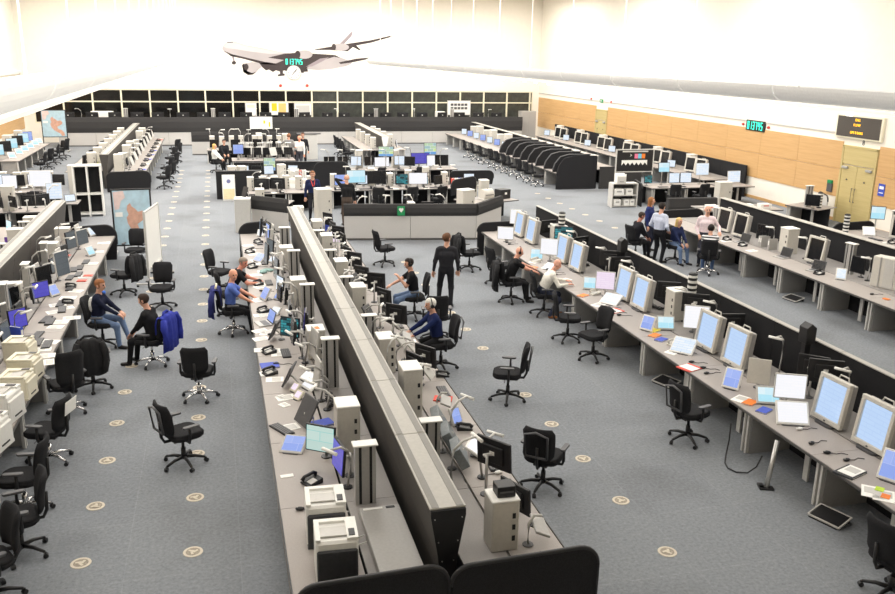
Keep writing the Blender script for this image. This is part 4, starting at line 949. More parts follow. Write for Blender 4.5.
# ---------------------------------------------------------------- central row, radar row side (equipment seen from behind)
monitor(3.02, 8.95, R(125), M_screen_off, 'black monitor turned away', WCR, w=.5, h=.38, lift=.3)
monitor(3.06, 8.25, R(115), M_screen_off, 'black monitor turned away', WCR, w=.46, h=.34, lift=.12)
for yy in (9.55, 10.05, 10.6): slab(2.86, yy, R(80), WCR, w=.4, h=.28, tilt=-30, m=mat('slate_casing', (126, 132, 134), .5), label='thick slate grey display casing', lift=.12, th=.12)
slab(3.2, 7.66, R(80), WCR, w=.38, h=.17, tilt=-68, m=M_grey, label='grey keypad tray on a jointed arm', lift=.2)
ebox(2.72, 7.78, 0, '', z=.72, w=.3, d=.3, h=.6, label='tall plain grey cabinet box behind the rounded end screen')
spawn('black_box', [part('case', 'blackbox', M_plastic, lambda b: b.box((0, 0, .06), (.2, .18, .12)), bevel=.006), part('slot', 'blackbox_slot', M_dkgrey, lambda b: b.box((0, -.091, .06), (.15, .004, .02)))], (2.74, 7.78, 1.325), 0, 'small black box on top of the tall grey cabinet', 'equipment')
for yy, h in ((11.35, .78), (13.3, .6), (16.2, .7), (18.6, .65), (21.2, .7), (23.4, .65)): ebox(2.5, yy, 0, WCR, z=.72, h=h, w=.28, d=.4)
for yy in (9.9, 14.6, 17.4, 20.0, 22.4): column(2.45, yy, 0, .55, WCR, z=.72)
mons = [(437, 375, 125, .18, .44, .36), (397, 332, 140, .18, .44, .38), (383, 300, 150, .2, .4, .42), (401, 312, 120, .2, .42, .32)]
for px, py, a, lf, w, h in mons:
    x, y = P3(px, py); monitor(max(2.85, min(x, 3.1)), y, R(a), M_screen_off, 'black monitor turned away', WCR, w=w, h=h, lift=lf)
for yy in (9.2, 10.3, 11.6, 13.0, 14.3, 15.2, 16.6, 17.8, 18.9, 19.9, 20.9, 21.9, 22.9, 23.9): arm_lamp(2.62+random.uniform(0, .15), yy, R(random.uniform(40, 150)), WCR, h=random.uniform(.35, .5), z=.72)
x, y = P3(486, 455); touch(3.08, y, R(60), S_white, 'large white touch screen lying flat near two slate casings', '', w=.36, h=.3, tilt=-60)
x, y = P3(476, 424); touch(3.1, y, R(30), S_blue, 'small grey touch panel with blue screen beside the white one', '', w=.2, h=.26, tilt=-25, bez=M_lgrey)
for px, py, a in ((481, 408, 75), (422, 345, 80)):
    x, y = P3(px, py); slab(3.1, y, R(a), WCR, w=.36, h=.16, tilt=-68, m=M_grey, label='grey keypad tray on a jointed arm', lift=.16)
x, y = P3(458, 398); book(3.12, y, 1.2, M_red, '', label='red and white booklet on the desk edge by chair', w=.2, h=.28)
x, y = P3(515, 507); book(2.95, y, .2, M_red, '', label='red booklet beside the tall grey cabinet box', w=.14, h=.2)
x, y = P3(556, 549); phone(3.12, 7.62, R(70), '', label='dark telephone on the desk corner by the end screen')
x, y = P3(496, 474); mouse(3.2, y, R(100), WCR, m=M_white, label='white computer mouse near the white touch screen')
for px, py, rz in ((403, 350, 70), (418, 360, 80), (409, 340, 95), (446, 385, 60)):
    x, y = P3(px, py); slab(max(2.8, min(3.1, x)), y, R(rz), WCR, w=.26, h=.24, tilt=-40, m=M_lgrey, label='pale grey display casing seen from behind', lift=.14)
x, y = P3(352, 248); monitor(2.9, y, R(0), S_pink, 'pale pink flat screen facing down the central row', '', w=.28, h=.3, lift=.22, bez=M_lgrey)
for y in (19.2, 20.4, 21.3, 22.2, 23.2, 24.2): monitor(2.95, y, R(random.uniform(100, 150)), M_screen_off, 'black monitor turned away', WCR, w=.4, h=.36, lift=random.uniform(.15, .35))
for y in (8.6, 9.6, 12.1, 14.0, 15.6, 17.1, 18.3, 19.6, 21.7, 23.6): keyboard(3.2, y, R(88), WCR)
for y in (10.8, 12.8, 16.4, 20.3, 22.6): phone(3.15, y, R(80), WCR)
x, y = 2.95, 24.6; binder(x, y, 1.5, M_blue, WCR, label='blue ring binder')
# the rest of the clutter that crowds both sides of the central partition
random.seed(5); FILL = True
for k in range(16):
    y = 11.6+.84*k; s_ = (S_dull, M_screen_off, S_pale, M_screen_off, S_violet, S_dull)[k % 6]
    monitor(1.12, y, R(random.uniform(-100, -70)), s_, {'dim_grey_screen': 'black monitor with dim screen', 'dark_screen': 'black monitor with dark screen', 'pale_blue_touch_screen': 'black monitor with pale screen', 'violet_screen': 'black monitor with violet screen'}[s_.name], WCL, w=random.choice((.36, .42)), h=random.choice((.34, .42, .5)), lift=random.choice((.1, .2, .3)))
for k in range(15):
    y = 9.0+1.06*k
    monitor(2.98, y, R(random.uniform(95, 150)), M_screen_off, 'black monitor turned away', WCR, w=random.choice((.36, .42)), h=random.choice((.32, .4)), lift=random.choice((.1, .2, .34)))
for k in range(9): arm_lamp(1.3, 9.6+1.1*k, R(random.uniform(-120, -30)), WCL, h=random.uniform(.45, .7)); arm_lamp(2.45, 8.7+1.1*k, R(random.uniform(30, 150)), WCR, h=random.uniform(.45, .72))
for k in range(10): slab(2.8, 12.0+1.2*k, R(random.uniform(50, 120)), WCR, w=.3, h=.26, tilt=-30, m=random.choice((M_lgrey, M_dkgrey)), label='small display casing seen from behind', lift=.2)
for k in range(12): sheet(random.uniform(.6, .8), 11.3+1.1*k, random.uniform(-2, -1), WCL, w=.21, h=.28); touch(.95, 11.0+1.15*k, R(random.uniform(-80, -40)), S_pale if k % 2 else S_blue, 'small grey touch panel', WCL, w=.22, h=.2, tilt=-45, bez=M_lgrey)
for k in range(9): keyboard(-3.3, 13.4+1.25*k, R(90), WL); sheet(-3.15, 12.9+1.3*k, R(random.uniform(70, 110)), WL, w=.21, h=.28); monitor(-3.75, 13.2+1.25*k, R(random.uniform(50, 100)), (S_dull, M_screen_off)[k % 2], ('black monitor with dim screen', 'black monitor with dark screen')[k % 2], WL, w=.38, h=random.choice((.34, .44)), lift=.14)
for k in range(8): arm_lamp(-4.1, 13.0+1.5*k, R(random.uniform(40, 120)), WL, h=.6)
for k in range(7):
    y = 8.0+2.3*k; monitor(8.85, y+.5, R(random.uniform(130, 200)), M_screen_off, 'black monitor turned away on a pale arm', WR1, w=.46, h=.36, lift=.3)
def tangle(x, y, rz, where):
    pts = []
    for i in range(26): pts.append((.08*math.sin(i*1.7+y*9), .2*math.cos(i*.9+y*5), .015+.025*(1+math.sin(i*2.3+y))))
    solo('cable_bundle', part('cable', 'tangle%d' % (int(y*10) % 5), M_plastic, lambda b: b.tube(pts, .011, 5), smooth=True), (x, y, .72), rz, 'tangled black cables', 'cable', where)
for k in range(12): tangle(1.3, 9.4+1.3*k, 0, WCL); tangle(2.65, 8.8+1.3*k, .5, WCR)
for k in range(8): tangle(-3.95, 13.5+1.45*k, .2, WL); tangle(8.75, 7.0+2.1*k, .3, WR1)
FILL = False


# ---------------------------------------------------------------- row beside the map boards
printer(*P3(-12, 448), R(75), 'large white printer standing on the desk below its twin', '', s=1.1, front=M_white)
printer(*P3(2, 418), R(75), 'large white printer standing beside the cream label printers', '', s=1.1, front=M_white)
for px, py, lb in ((20, 396, 'cream label printer with a yellow helmet behind it'), (27, 378, 'cream label printer between two others'), (22, 360, 'cream label printer farthest from the white printers')):
    x, y = P3(px, py); printer(x, y, R(80), lb, '', s=.95, front=M_cream, body=M_cream)
for px, py, lb in ((8, 380, 'yellow dome helmet behind the cream printers'), (2, 396, 'yellow dome helmet nearer the white printers')):
    x, y = P3(px, py, .8); spawn('helmet', [part('shell', 'helmet', M_yellow, lambda b: b.lathe([(.15, 0), (.15, .04), (.13, .1), (.08, .145), (.01, .155)], 16), smooth=True), part('brim', 'helmet_brim', M_yellow, lambda b: b.lathe([(.15, 0), (.18, .0), (.18, .012), (.15, .015)], 16))], (x, y, .72), 0, lb, 'helmet')
for yy, h in ((13.9, .75), (15.6, .8), (17.3, .8), (19.2, .7), (21.3, .7)): column(-4.05, yy, R(90), h, WL)
for yy in (18.4, 22.1, 24.2): ebox(-4.1, yy, R(90), WL, h=.5)
for px, py, s_, w, h, rz, lb in ((54, 282, S_dull, .44, .56, 60, 'tall pale monitor'), (42, 305, S_violet, .36, .34, 40, 'black monitor with violet screen beside papers'), (20, 335, S_violet, .36, .36, 45, 'black monitor with violet screen beside the blue binder'), (28, 308, S_off if False else M_screen_off, .4, .36, 60, 'black monitor with dark screen'), (8, 320, S_dull, .36, .4, 60, 'dim grey monitor before the fluted column'), (78, 250, S_dull, .44, .4, 60, 'pale grey monitor'), (90, 217, M_screen_off, .42, .36, 25, 'dark square monitor near the rounded end screen')):
    x, y = P3(px, py); monitor(max(-4.1, min(x, -3.45)), min(y, 24.9), R(rz), s_, lb, WL, w=w, h=h, lift=.14, bez=M_lgrey if 'pale' in lb else None)
for px, py, s_ in ((57, 296, S_blue), (93, 256, S_cyan), (94, 236, S_pale)):
    x, y = P3(px, py); touch(x, y, R(55), s_, 'small grey touch panel with lit screen', WL, w=.26, h=.26, tilt=-30, bez=M_lgrey)
for px, py in ((68, 298), (58, 305), (72, 318), (60, 322), (50, 342), (45, 356), (104, 243), (55, 312)):
    x, y = P3(px, py); sheet(x, y, R(90+random.uniform(-25, 25)), WL, w=.24, h=.32)
for px, py in ((74, 270), (80, 268), (70, 278), (62, 310), (46, 320), (37, 336), (47, 345)):
    x, y = P3(px, py); keyboard(x, y, R(90+random.uniform(-8, 8)), WL)
for px, py in ((71, 287), (68, 303), (30, 352)):
    x, y = P3(px, py); phone(x, y, R(95), WL)
for px, py in ((82, 281), (88, 276)):
    x, y = P3(px, py); book(x, y, R(80), M_red, WL, label='small red and white booklet', w=.14, h=.18)
binder(*P3(3, 345), R(60), M_blue, WL, label='blue edged ring binder standing'); sheet(*P3(51, 362), R(100), '', label='white folder overhanging the desk edge', w=.3, h=.24)
for px, py in ((60, 250), (64, 256)):
    x, y = P3(px, py); book(x, y, 1.2, M_red, WL, label='red folder leaning among casings', w=.2, h=.3, t=.03)
for yy in (14.8, 16.4, 18.0, 19.8, 20.7, 22.6, 23.5): arm_lamp(-3.9, yy, R(random.uniform(40, 120)), WL, h=.42)
for yy in (20.4, 22.0, 23.0, 24.6): slab(-3.75, yy, R(80), WL, w=.34, h=.36, tilt=-12, m=M_lgrey, lift=.14, label='pale grey display casing')
curved_screen((-3.55, 25.5), 0, 1.25, 1.0, 'black rounded screen at the far end beside the map board', r=.3)
# behind that partition
for y, h in ((19.5, .5), (21.5, .5), (24.0, .55), (26.0, .5)): ebox(-5.2, y, R(-90), 'behind the cream printer partition', h=h)
for y in (20.2, 22.6, 25.1): spawn('purple_tray', [part('tray', 'ptray', M_purple, lambda b: b.box((0, 0, .02), (.36, .28, .04)).box((0, .13, .08), (.36, .02, .12)).box((-.17, 0, .08), (.02, .28, .12)).box((.17, 0, .08), (.02, .28, .12))), part('papers', 'ptray_paper', M_paper, lambda b: b.box((0, -.02, .06), (.28, .22, .04)))], (-5.55, y, .72), R(-90), 'purple letter tray behind the cream printer partition', 'tray')
for y in (19.0, 20.8, 23.2, 25.6): monitor(-5.7, y, R(-60), S_cyan, 'lit monitor behind the cream printer partition', '', w=.4, h=.36)
for y in (21.8, 24.6): column(-5.1, y, 0, .6, 'behind the cream printer partition')

# ---------------------------------------------------------------- radar display row
for k, (y, s_) in enumerate([(23.3, S_radar), (22.3, S_radar), (20.0, S_radar), (19.05, S_radar), (16.45, S_radar), (15.65, S_radar), (13.05, S_radar), (12.15, S_radar), (9.72, S_radar), (8.85, S_radar)]):
    radar(8.28, y, C_+R(3), s_, 'square grey radar display with pale blue screen', WR1)
for px, py, s_, w, h, rz, lf in ((515, 232, S_white, .36, .44, -40, .24), (505, 243, S_white, .46, .36, -25, .1), (556, 262, S_white, .46, .42, -35, .2), (610, 298, S_pink, .42, .4, -30, .2), (694, 342, S_white, .46, .44, -30, .26), (787, 412, S_white, .46, .38, -25, .22)):
    x, y = P3(px, py); monitor(min(x, 8.5), y, R(rz), s_, 'flat grey monitor with pink screen' if s_ is S_pink else 'flat grey monitor with white screen', WR1, w=w, h=h, lift=lf, bez=M_lgrey)
x, y = P3(757, 392); slab(x, y, R(-35), WR1, w=.34, h=.4, tilt=-10, m=M_beige, label='blank beige display casing on an arm', lift=.14)
for px, py, s_, w, h, rz, ti in ((494, 231, S_cyan, .34, .26, -20, -40), (539, 262, S_cyan, .34, .3, -25, -30), (547, 270, S_pale, .4, .3, -60, -68), (590, 290, S_cyan, .34, .3, -25, -30), (603, 300, S_pale, .42, .36, -55, -62), (645, 331, S_blue, .28, .3, -60, -25), (659, 331, S_cyan, .34, .28, -20, -30), (680, 354, S_pale, .42, .36, -50, -52), (733, 389, S_blue, .28, .34, -55, -25), (769, 405, S_cyan, .36, .28, -20, -32), (790, 424, S_white, .46, .36, -22, -38), (888, 482, S_blue, .3, .4, -60, -28)):
    x, y = P3(px, py); touch(x, y, R(rz), s_, 'tilted touch panel with %s screen' % {'cyan_touch_screen': 'cyan', 'pale_blue_touch_screen': 'pale blue', 'blue_screen': 'blue', 'white_screen': 'white'}[s_.name], WR1, w=w, h=h, tilt=ti, bez=M_lgrey if s_ is S_cyan else M_white)
for y, s_ in ((20.9, S_ui), (17.6, M_screen_off), (14.2, M_screen_off), (10.9, M_screen_off)):
    monitor(8.75, y, R(150) if s_ is M_screen_off else R(-25), s_, 'black monitor turned away on a pale arm' if s_ is M_screen_off else 'black monitor with cyan lists under the striped stack', WR1, w=.5, h=.38, lift=.36)
    for d in (-.45, .5): arm_lamp(8.85, y+d, R(-60), WR1, h=.62)
for y in (21.2, 14.45): ebox(8.8, y, R(-90), WR1, h=.62, w=.36, d=.36); stripe_stack(8.8, y, WR1, 1.34)
for y in (17.9, 11.2): spawn('black_post', [part('post', 'blkpost', M_plastic, lambda b: b.prism([(-.09, 0), (.09, 0), (.09, .26), (0, .33), (-.09, .26)], -.1, .1, 'y'), bevel=.006), part('stand', 'blkstand', M_plastic, lambda b: b.box((0, 0, -.35), (.1, .1, .72)).box((0, 0, -.715), (.2, .2, .02)))], (8.98, y, 1.445), 0, 'black pointed headrest post above the radar row partition', 'post')
for y in (22.9, 19.4, 16.0, 12.6, 9.3):
    for d, m in ((-.35, M_plastic), (-.1, M_plastic), (.2, M_plastic)): mouse(7.72+random.uniform(-.06, .1), y+d-.3, R(-95+random.uniform(-20, 20)), WR1, m=m)
    mouse(7.82, y+.35, R(-90), WR1, m=M_white, label='white and red computer mouse'); phone(7.92, y+.75, R(-80), WR1, m=M_beige, label='beige desk telephone')
for px, py in ((614, 311), (689, 368)):
    x, y = P3(px, py); book(x, y, R(-70), M_red, WR1, label='flat red folder on the desk edge', w=.3, h=.34, t=.012)
for px, py, m in ((583, 296, M_orange), (655, 336, M_orange), (661, 340, M_blue), (654, 331, M_yellow), (750, 403, M_orange), (764, 411, M_blue), (533, 268, M_orange)):
    x, y = P3(px, py); book(x, y, R(-60), m, WR1, label={'orange_card': 'orange', 'blue_card': 'blue', 'yellow_plastic': 'yellow'}[m.name]+' booklet by a touch panel', w=.16, h=.24)
x, y = P3(850, 473); book(x, y, R(-70), M_plastic, '', w=.26, h=.36, label='black clipboard with white sheet at the near radar desk'); sheet(x+.02, y, R(-70), '', z=.742, w=.21, h=.3, label='white sheet on the black clipboard')
for px, py in ((872, 492), (884, 496)):
    x, y = P3(px, py); sheet(x, y, R(-40), WR1, w=.25, h=.32, label='loose white sheet at the desk edge')
for px, py, m in ((884, 497, M_orange), (878, 490, mat('lime_note', (190, 220, 70), .7))):
    x, y = P3(px, py); sheet(x+.02, y, R(-50), '', z=.727, w=.1, h=.12, m=m, label=('orange' if m is M_orange else 'lime green')+' sticky note on loose sheets', lines=False)
for px, py in ((535, 262), (598, 305), (565, 280), (673, 352), (741, 399)):
    x, y = P3(px, py); sheet(x, y, R(-60), WR1, w=.21, h=.3)
footrest(*P3(829, 520, 0), R(-70), 'under the near radar desk'); footrest(*P3(666, 384, 0), R(-70), 'under the middle radar desk'); footrest(*P3(793, 300, 0), R(-80), 'under the second row')
x, y = P3(766, 489, 0)
spawn('loose_desk_leg', [part('tube', 'loose_tube', M_alu, lambda b: b.cyl((0, 0, .02), (.16, .28, .62), .035, n=12), smooth=True), part('foot', 'loose_foot', M_plastic, lambda b: b.box((0, 0, .015), (.2, .1, .03)).box((-.06, .05, .015), (.08, .16, .03)), bevel=.006)], (x, y, 0), R(-20), 'leaning grey metal tube leg with black foot by the radar desk', 'leg')
solo('cable', part('cable', 'floor_cable', M_plastic, lambda b: b.tube([(.25, 0, .45), (.22, -.05, .2), (.15, -.12, .05), (.05, -.25, .015), (-.05, -.4, .015), (-.1, -.56, .015), (-.05, -.7, .015), (.08, -.78, .03), (.2, -.8, .12), (.26, -.82, .3)], .011, 6), smooth=True), (7.1, 10.6, 0), 0, 'black cable drooping to the carpet below the radar desk', 'cable')

# ---------------------------------------------------------------- second row
for y in (22.9, 22.0, 18.6): radar(14.75, y, C_+R(5), M_screen_off, 'square pale display with dark screen', WR2)
for y, h in ((17.55, .75), (13.9, .6), (23.6, .6)): column(15.0, y, R(-80), h, WR2)
ebox(14.95, 19.9, C_, WR2, h=.7, w=.36, d=.36)
spawn('equipment_rack', [part('case', 'rack', M_beige, lambda b: b.box((0, 0, .36), (.62, .3, .72)), bevel=.012), part('front_strip', 'rack_strip', M_alu, lambda b: b.box((-.12, -.155, .36), (.03, .012, .72))), part('front_strip', 'rack_strip2', M_lgrey, lambda b: b.box((.1, -.155, .36), (.24, .012, .68)))] + [part('vent', 'rack_vent', M_plastic, lambda b: b.box((.311, 0, 0), (.006, .06, .05)), (0, 0, z)) for z in (.15, .3, .45, .6)], (14.95, 16.2, .72), R(-68), 'tall beige equipment rack on the row behind the radar displays', 'equipment')
monitor(14.8, 20.9, R(-60), M_screen_off, 'black monitor with dark screen', WR2, w=.36, h=.42, lift=.18); monitor(14.9, 17.2, R(-80), M_screen_off, 'black monitor with dark screen', WR2, w=.42, h=.4, lift=.12)
laptop(14.3, 17.9, R(-70), WR2, M_screen_off, label='closed-looking dark laptop'); touch(14.35, 17.0, R(-40), S_pale, 'small white touch panel', WR2, w=.24, h=.28, tilt=-25)
for y in (21.3, 19.4): laptop(14.4, y, R(-80), WR2, M_screen_off, label='dark laptop with lid raised')
for y in (20.6, 19.1, 16.6): arm_lamp(14.95, y, R(-60), WR2, h=.5)
for y in (21.7, 20.9, 17.6): phone(14.2, y, R(-80), WR2)
for y in (22.4, 21.6, 20.3): sheet(14.1, y, R(-80), WR2)
for y in (20.55, 20.7, 20.85): binder(14.75, y-.1, C_, random.choice((M_white, M_grey)), WR2, label='pale ring binder')
book(14.2, 15.3, .3, M_orange, '', label='orange booklet on the bare second row desk', w=.1, h=.14); mouse(14.15, 15.7, R(-90), WR2)
# desk before the double doors
stripe_stack(18.62, 22.15, WR2B, .72, 5); monitor(19.5, 21.9, R(-30), S_cyan, 'black monitor with cyan screen', WR2B, w=.42, h=.4, lift=.42); touch(18.95, 21.5, R(-25), S_white, 'white touch panel', WR2B, w=.36, h=.3, tilt=-35)
radar(19.4, 20.8, R(-60), M_screen_off, 'pale square display with dark screen', WR2B); column(19.75, 21.4, R(-60), .75, WR2B)
for y in (20.0, 18.9, 17.8): radar(19.4, y, R(-70), M_screen_off, 'pale square display with dark screen', WR2B)
for y in (21.0, 19.5): keyboard(18.75, y, R(-88), WR2B); phone(18.8, y-.6, R(-80), WR2B)
for y in (20.5, 18.4): sheet(18.7, y, R(-70), WR2B); laptop(18.9, y-.5, R(-80), WR2B, M_screen_off, label='dark laptop with lid raised')
# ---------------------------------------------------------------- consoles in the middle and at the far end
def console_wall(pts, z1, z2, label, step=1.9, bow=.0, band=None):
    """pale panels with a dark padded band above; every panel and band length its own part"""
    o = bpy.data.objects.new('console_wall', None); o.location = (pts[0][0], pts[0][1], 0); col.objects.link(o); tagit(o, label, 'console'); org = Vector((pts[0][0], pts[0][1]))
    for (x0, y0), (x1, y1) in zip(pts, pts[1:]):
        d = Vector((x1-x0, y1-y0)); L = d.length; n = max(1, round(L/step)); st = L/n; a = math.atan2(d.y, d.x)
        pm = MB().box((st/2, 0, z1/2), (st-.012, .06, z1-.01)).mesh('panel', M_panelgrey, .006)
        prof = [(-.04, z1), (-.09, z1+(z2-z1)*.3), (-.1, z1+(z2-z1)*.7), (-.06, z2), (.05, z2), (.05, z1)]
        bmh = MB().prism(prof, 0, st, 'x').mesh('padded_band', band or M_char)
        sk = MB().box((st/2, .0, .03), (st-.012, .07, .06)).mesh('plinth', M_edge)
        for k in range(n):
            p = Vector((x0, y0))+d*(k/n)-org
            q = child('panel', o, pm, (p.x, p.y, .005), (0, 0, a)); child('plinth', q, sk, (0, -.01, 0)); child('padded_band', o, bmh, (p.x, p.y, 0), (0, 0, a))
    return o
console_wall([(3.75, 27.0), (7.95, 26.35), (9.3, 27.9)], .79, 1.17, 'pale panelled console wall carrying a green first aid sign')
p = at_y(401, 210.5, 26.55); solo('first_aid_sign', part('plate', 'fa_plate', M_green, lambda b: b.box((0, 0, 0), (.24, .012, .3)), kids=[part('cross', 'fa_cross', M_white, lambda b: b.prism([(-.07, .03), (-.07, .07), (-.03, .1), (0, .07), (.03, .1), (.07, .07), (.07, .03), (0, -.05)], -.012, -.006, 'y'))]), (p.x, 26.53, .98), R(-9), 'green first aid sign with white heart on the console wall', 'sign')
console_wall([(.98, 29.3), (2.1, 28.3)], .7, 1.15, 'short pale console wall beside the grey pillar box')
spawn('pillar_box', [part('case', 'pillar_case', M_lgrey, lambda b: b.box((0, 0, .55), (.5, .5, 1.1)), bevel=.012), part('lid', 'pillar_lid', M_white, lambda b: b.box((0, 0, 1.115), (.52, .52, .03)), bevel=.006)], (.68, 28.95, 0), R(-6), 'square pale grey pillar box at the aisle corner', 'cabinet')
slab(.72, 29.0, R(-60), '', z=1.13, w=.26, h=.34, tilt=-20, m=M_plastic, label='small black screen leaning on the pillar box', lift=.02)
def brow(items, y, where, z=.72, rz=0.):
    """screens along a desk: (photo column, screen, width, height, lift, label)"""
    for px, s_, w, h, lf, lb in items:
        lo, hi = -15., 25.
        k = at_y(px, 170, y); monitor(k.x, y, rz+R(random.uniform(-6, 6)), s_, lb, where, z=z, w=w, h=h, lift=lf, bez=M_plastic)
def xbays(x0, pitch, n, y, df, dr, where, rz=0., label='grey desk bay with slat legs'):
    for k in range(n): spawn('desk', desk_parts(pitch, df, dr, .72), (x0+pitch*(k+.5), y, 0), rz, label, 'desk', where)
LIT, DRK = 'black monitor with bright white screen', 'black monitor with dark screen'
xbays(4.0, 1.5, 4, 32.6, .8, .5, WM)
brow([(340, S_blue, .45, .42, .12, 'black monitor with blue screen'), (356, S_cyan, .75, .5, .2, 'wide black monitor with pale cyan screen'), (373, M_screen_off, .75, .5, .16, DRK), (402, S_ui, .5, .42, .1, 'black monitor with cyan lists'), (413, S_white, .75, .46, .1, 'wide black monitor with bright white screen'), (425, S_cyan, .4, .3, .06, 'small black monitor with cyan screen')], 33.2, WM)
for x in (4.6, 5.4, 7.3, 8.2): keyboard(x, 32.85, 0, WM)
for x, m in ((9.0, M_red), (9.1, M_white), (9.2, M_white), (9.3, M_blue), (9.4, M_white)): binder(x, 33.2, 0, m, WM, label={'red_card': 'red', 'white_plastic': 'white', 'blue_card': 'blue'}[m.name]+' ring binder')
for x in (5.0, 5.9, 6.6, 7.8): sheet(x, 32.8, random.uniform(-.3, .3), WM)
arm_lamp(6.35, 33.3, .3, WM)
xbays(4.1, 1.27, 3, 28.0, .75, .3, 'behind the pale console wall', R(180))
for x in (4.3, 5.2, 6.1, 7.2): arm_lamp(x, 27.55, R(random.uniform(120, 240)), 'behind the pale console wall')
for x in (4.7, 6.6): monitor(x, 27.5, R(180), S_dull, 'black monitor seen from behind', 'behind the pale console wall', w=.42, h=.3, lift=.08)
ebox(6.0, 27.4, 0, 'behind the pale console wall', h=.42, w=.2); ebox(8.15, 28.3, R(20), '', z=0, w=.5, d=.4, h=1.35, label='tall grey cabinet standing beside the black curved screen')
for x in (4.6, 5.7, 6.9, 8.0): chair(x, 31.5, R(180+random.uniform(-25, 25)), CH_LAB, 'at the island behind the pale console wall')
# third line of desks
xbays(4.6, 1.5, 4, 38.2, .8, .5, 'in the third line of the island')
brow([(386, S_tile, .7, .46, .55, 'black monitor with coloured tile screen'), (383, S_white, .7, .44, .06, 'wide black monitor with bright white screen'), (420, S_violet, .85, .5, .2, 'wide black monitor with violet screen'), (441, M_screen_off, .7, .5, .1, DRK)], 38.8, 'in the third line of the island')
brow([(430, S_tile, .6, .56, .55, 'black monitor with coloured tile screen')], 39.3, 'in the third line of the island')
monitor(9.4, 38.6, 0, S_white, 'black monitor with bright white screen', 'in the third line of the island', w=.4, h=.5)
for x in (6.2, 7.9): ebox(x, 39.35, 0, 'in the third line of the island', h=.8, w=.3)
for x in (5.2, 6.7, 8.6): chair(x, 37.2, R(180+random.uniform(-40, 40)), CH_LAB, 'in the third line of the island')
curved_screen((4.6, 36.6), R(-8), 1.5, 1.35, 'black curved screen rising behind the wide cyan monitor', r=.35)
FILL = True
for k in range(7): ebox(4.3+.75*k, 33.75, 0, WM, h=.5+.1*(k % 3), w=.24, d=.26); arm_lamp(4.2+.8*k, 33.6, R(random.uniform(-60, 60)), WM, h=.7)
for k in range(9): monitor(4.3+.68*k, 33.4, R(random.uniform(-30, 30)), (M_screen_off, S_ui, S_pale)[k % 3], (DRK, 'black monitor with cyan lists', 'black monitor with pale screen')[k % 3], WM, w=.44, h=.36, lift=.1); phone(4.3+.7*k, 32.85, 0, WM)
for k in range(9): monitor(4.8+.6*k, 38.9, R(random.uniform(-30, 30)), (M_screen_off, M_screen_off, S_pale)[k % 3], (DRK, DRK, 'black monitor with pale screen')[k % 3], 'in the third line of the island', w=.5, h=.42, lift=.15); arm_lamp(4.7+.65*k, 39.0, R(random.uniform(-60, 60)), 'in the third line of the island', h=.8)
for k in range(6): sheet(4.8+k, 38.5, random.uniform(-.4, .4), 'in the third line of the island'); keyboard(4.9+k, 38.45, 0, 'in the third line of the island')
for k in range(6): column(1.1+.45*k, 43.8, 0, .7, 'beside the talking people'); monitor(.8+.5*k, 43.1, R(random.uniform(-40, 40)), M_screen_off, DRK, 'beside the talking people', w=.44, h=.36, lift=.2)
for k in range(8): arm_lamp(-.4+.5*k, 48.1, random.uniform(0, 6), 'before the low console wall', h=.9); ebox(-.3+.5*k, 48.0, 0, 'before the low console wall', h=.7, w=.26, d=.26)
for k in range(6): monitor(.5+.5*k, 36.9, R(random.uniform(-30, 30)), (M_screen_off, S_pale)[k % 2], (DRK, 'black monitor with pale screen')[k % 2], WI, w=.42, h=.36, lift=.1); sheet(.5+.5*k, 36.4, random.uniform(-.5, .5), WI)
for k in range(6): ebox(1.1+.45*k, 33.3, 0, 'beside the notice stand island', h=.5, w=.24, d=.24); arm_lamp(1.2+.45*k, 33.2, random.uniform(0, 6), 'beside the notice stand island', h=.6)
FILL = False
# right end of the island: curved black screens, round printer, boxes
xbays(8.6, 2.0, 1, 29.2, .8, .5, 'at the corner of the pale console wall', R(20))
curved_screen((8.9, 31.2), R(35), 1.5, .6, 'black curved screen rising beside the binders', z0=.72, r=.25); curved_screen((9.9, 33.6), R(-10), 1.8, .55, 'black curved screen behind the round white printer', z0=.72, r=.2)
spawn('drum_printer', [part('drum', 'drum', M_beige, lambda b: b.cyl((-.22, 0, .2), (.22, 0, .2), .2, .2, 20), smooth=True), part('base', 'drum_base', M_lgrey, lambda b: b.box((0, 0, .03), (.5, .42, .06)), bevel=.01), part('slot', 'drum_slot', M_plastic, lambda b: b.box((0, -.2, .2), (.36, .02, .02)))], (9.35, 29.75, .72), R(20), 'round-backed beige printer at the corner of the console wall', 'printer')
spawn('black_carton', [part('case', 'carton', M_plastic, lambda b: b.box((0, 0, .17), (.45, .4, .34)), bevel=.01), part('label', 'carton_label', M_white, lambda b: b.box((0, -.202, .2), (.1, .004, .08)))], (10.05, 30.0, .72), R(20), 'black case with white label beside the round-backed printer', 'box')
for x, y in ((9.4, 31.8), (10.0, 32.2)): ebox(x, y, 0, 'near the round-backed printer', z=0, h=1.1, w=.34)
xbays(9.2, 1.2, 1, 34.4, .8, .5, 'near the round-backed printer')
for x, y in ((9.6, 34.9),): spawn('letter_tray', [part('tray', 'ltray', M_white, lambda b: b.box((0, 0, .02), (.5, .36, .04)).box((0, .17, .08), (.5, .02, .14)).box((-.24, 0, .08), (.02, .36, .14)).box((.24, 0, .08), (.02, .36, .14))), part('papers', 'ltray_paper', M_paper, lambda b: b.box((0, -.02, .07), (.42, .28, .06)))], (x, y, .72), 0, 'white letter tray full of papers near the round printer', 'tray')
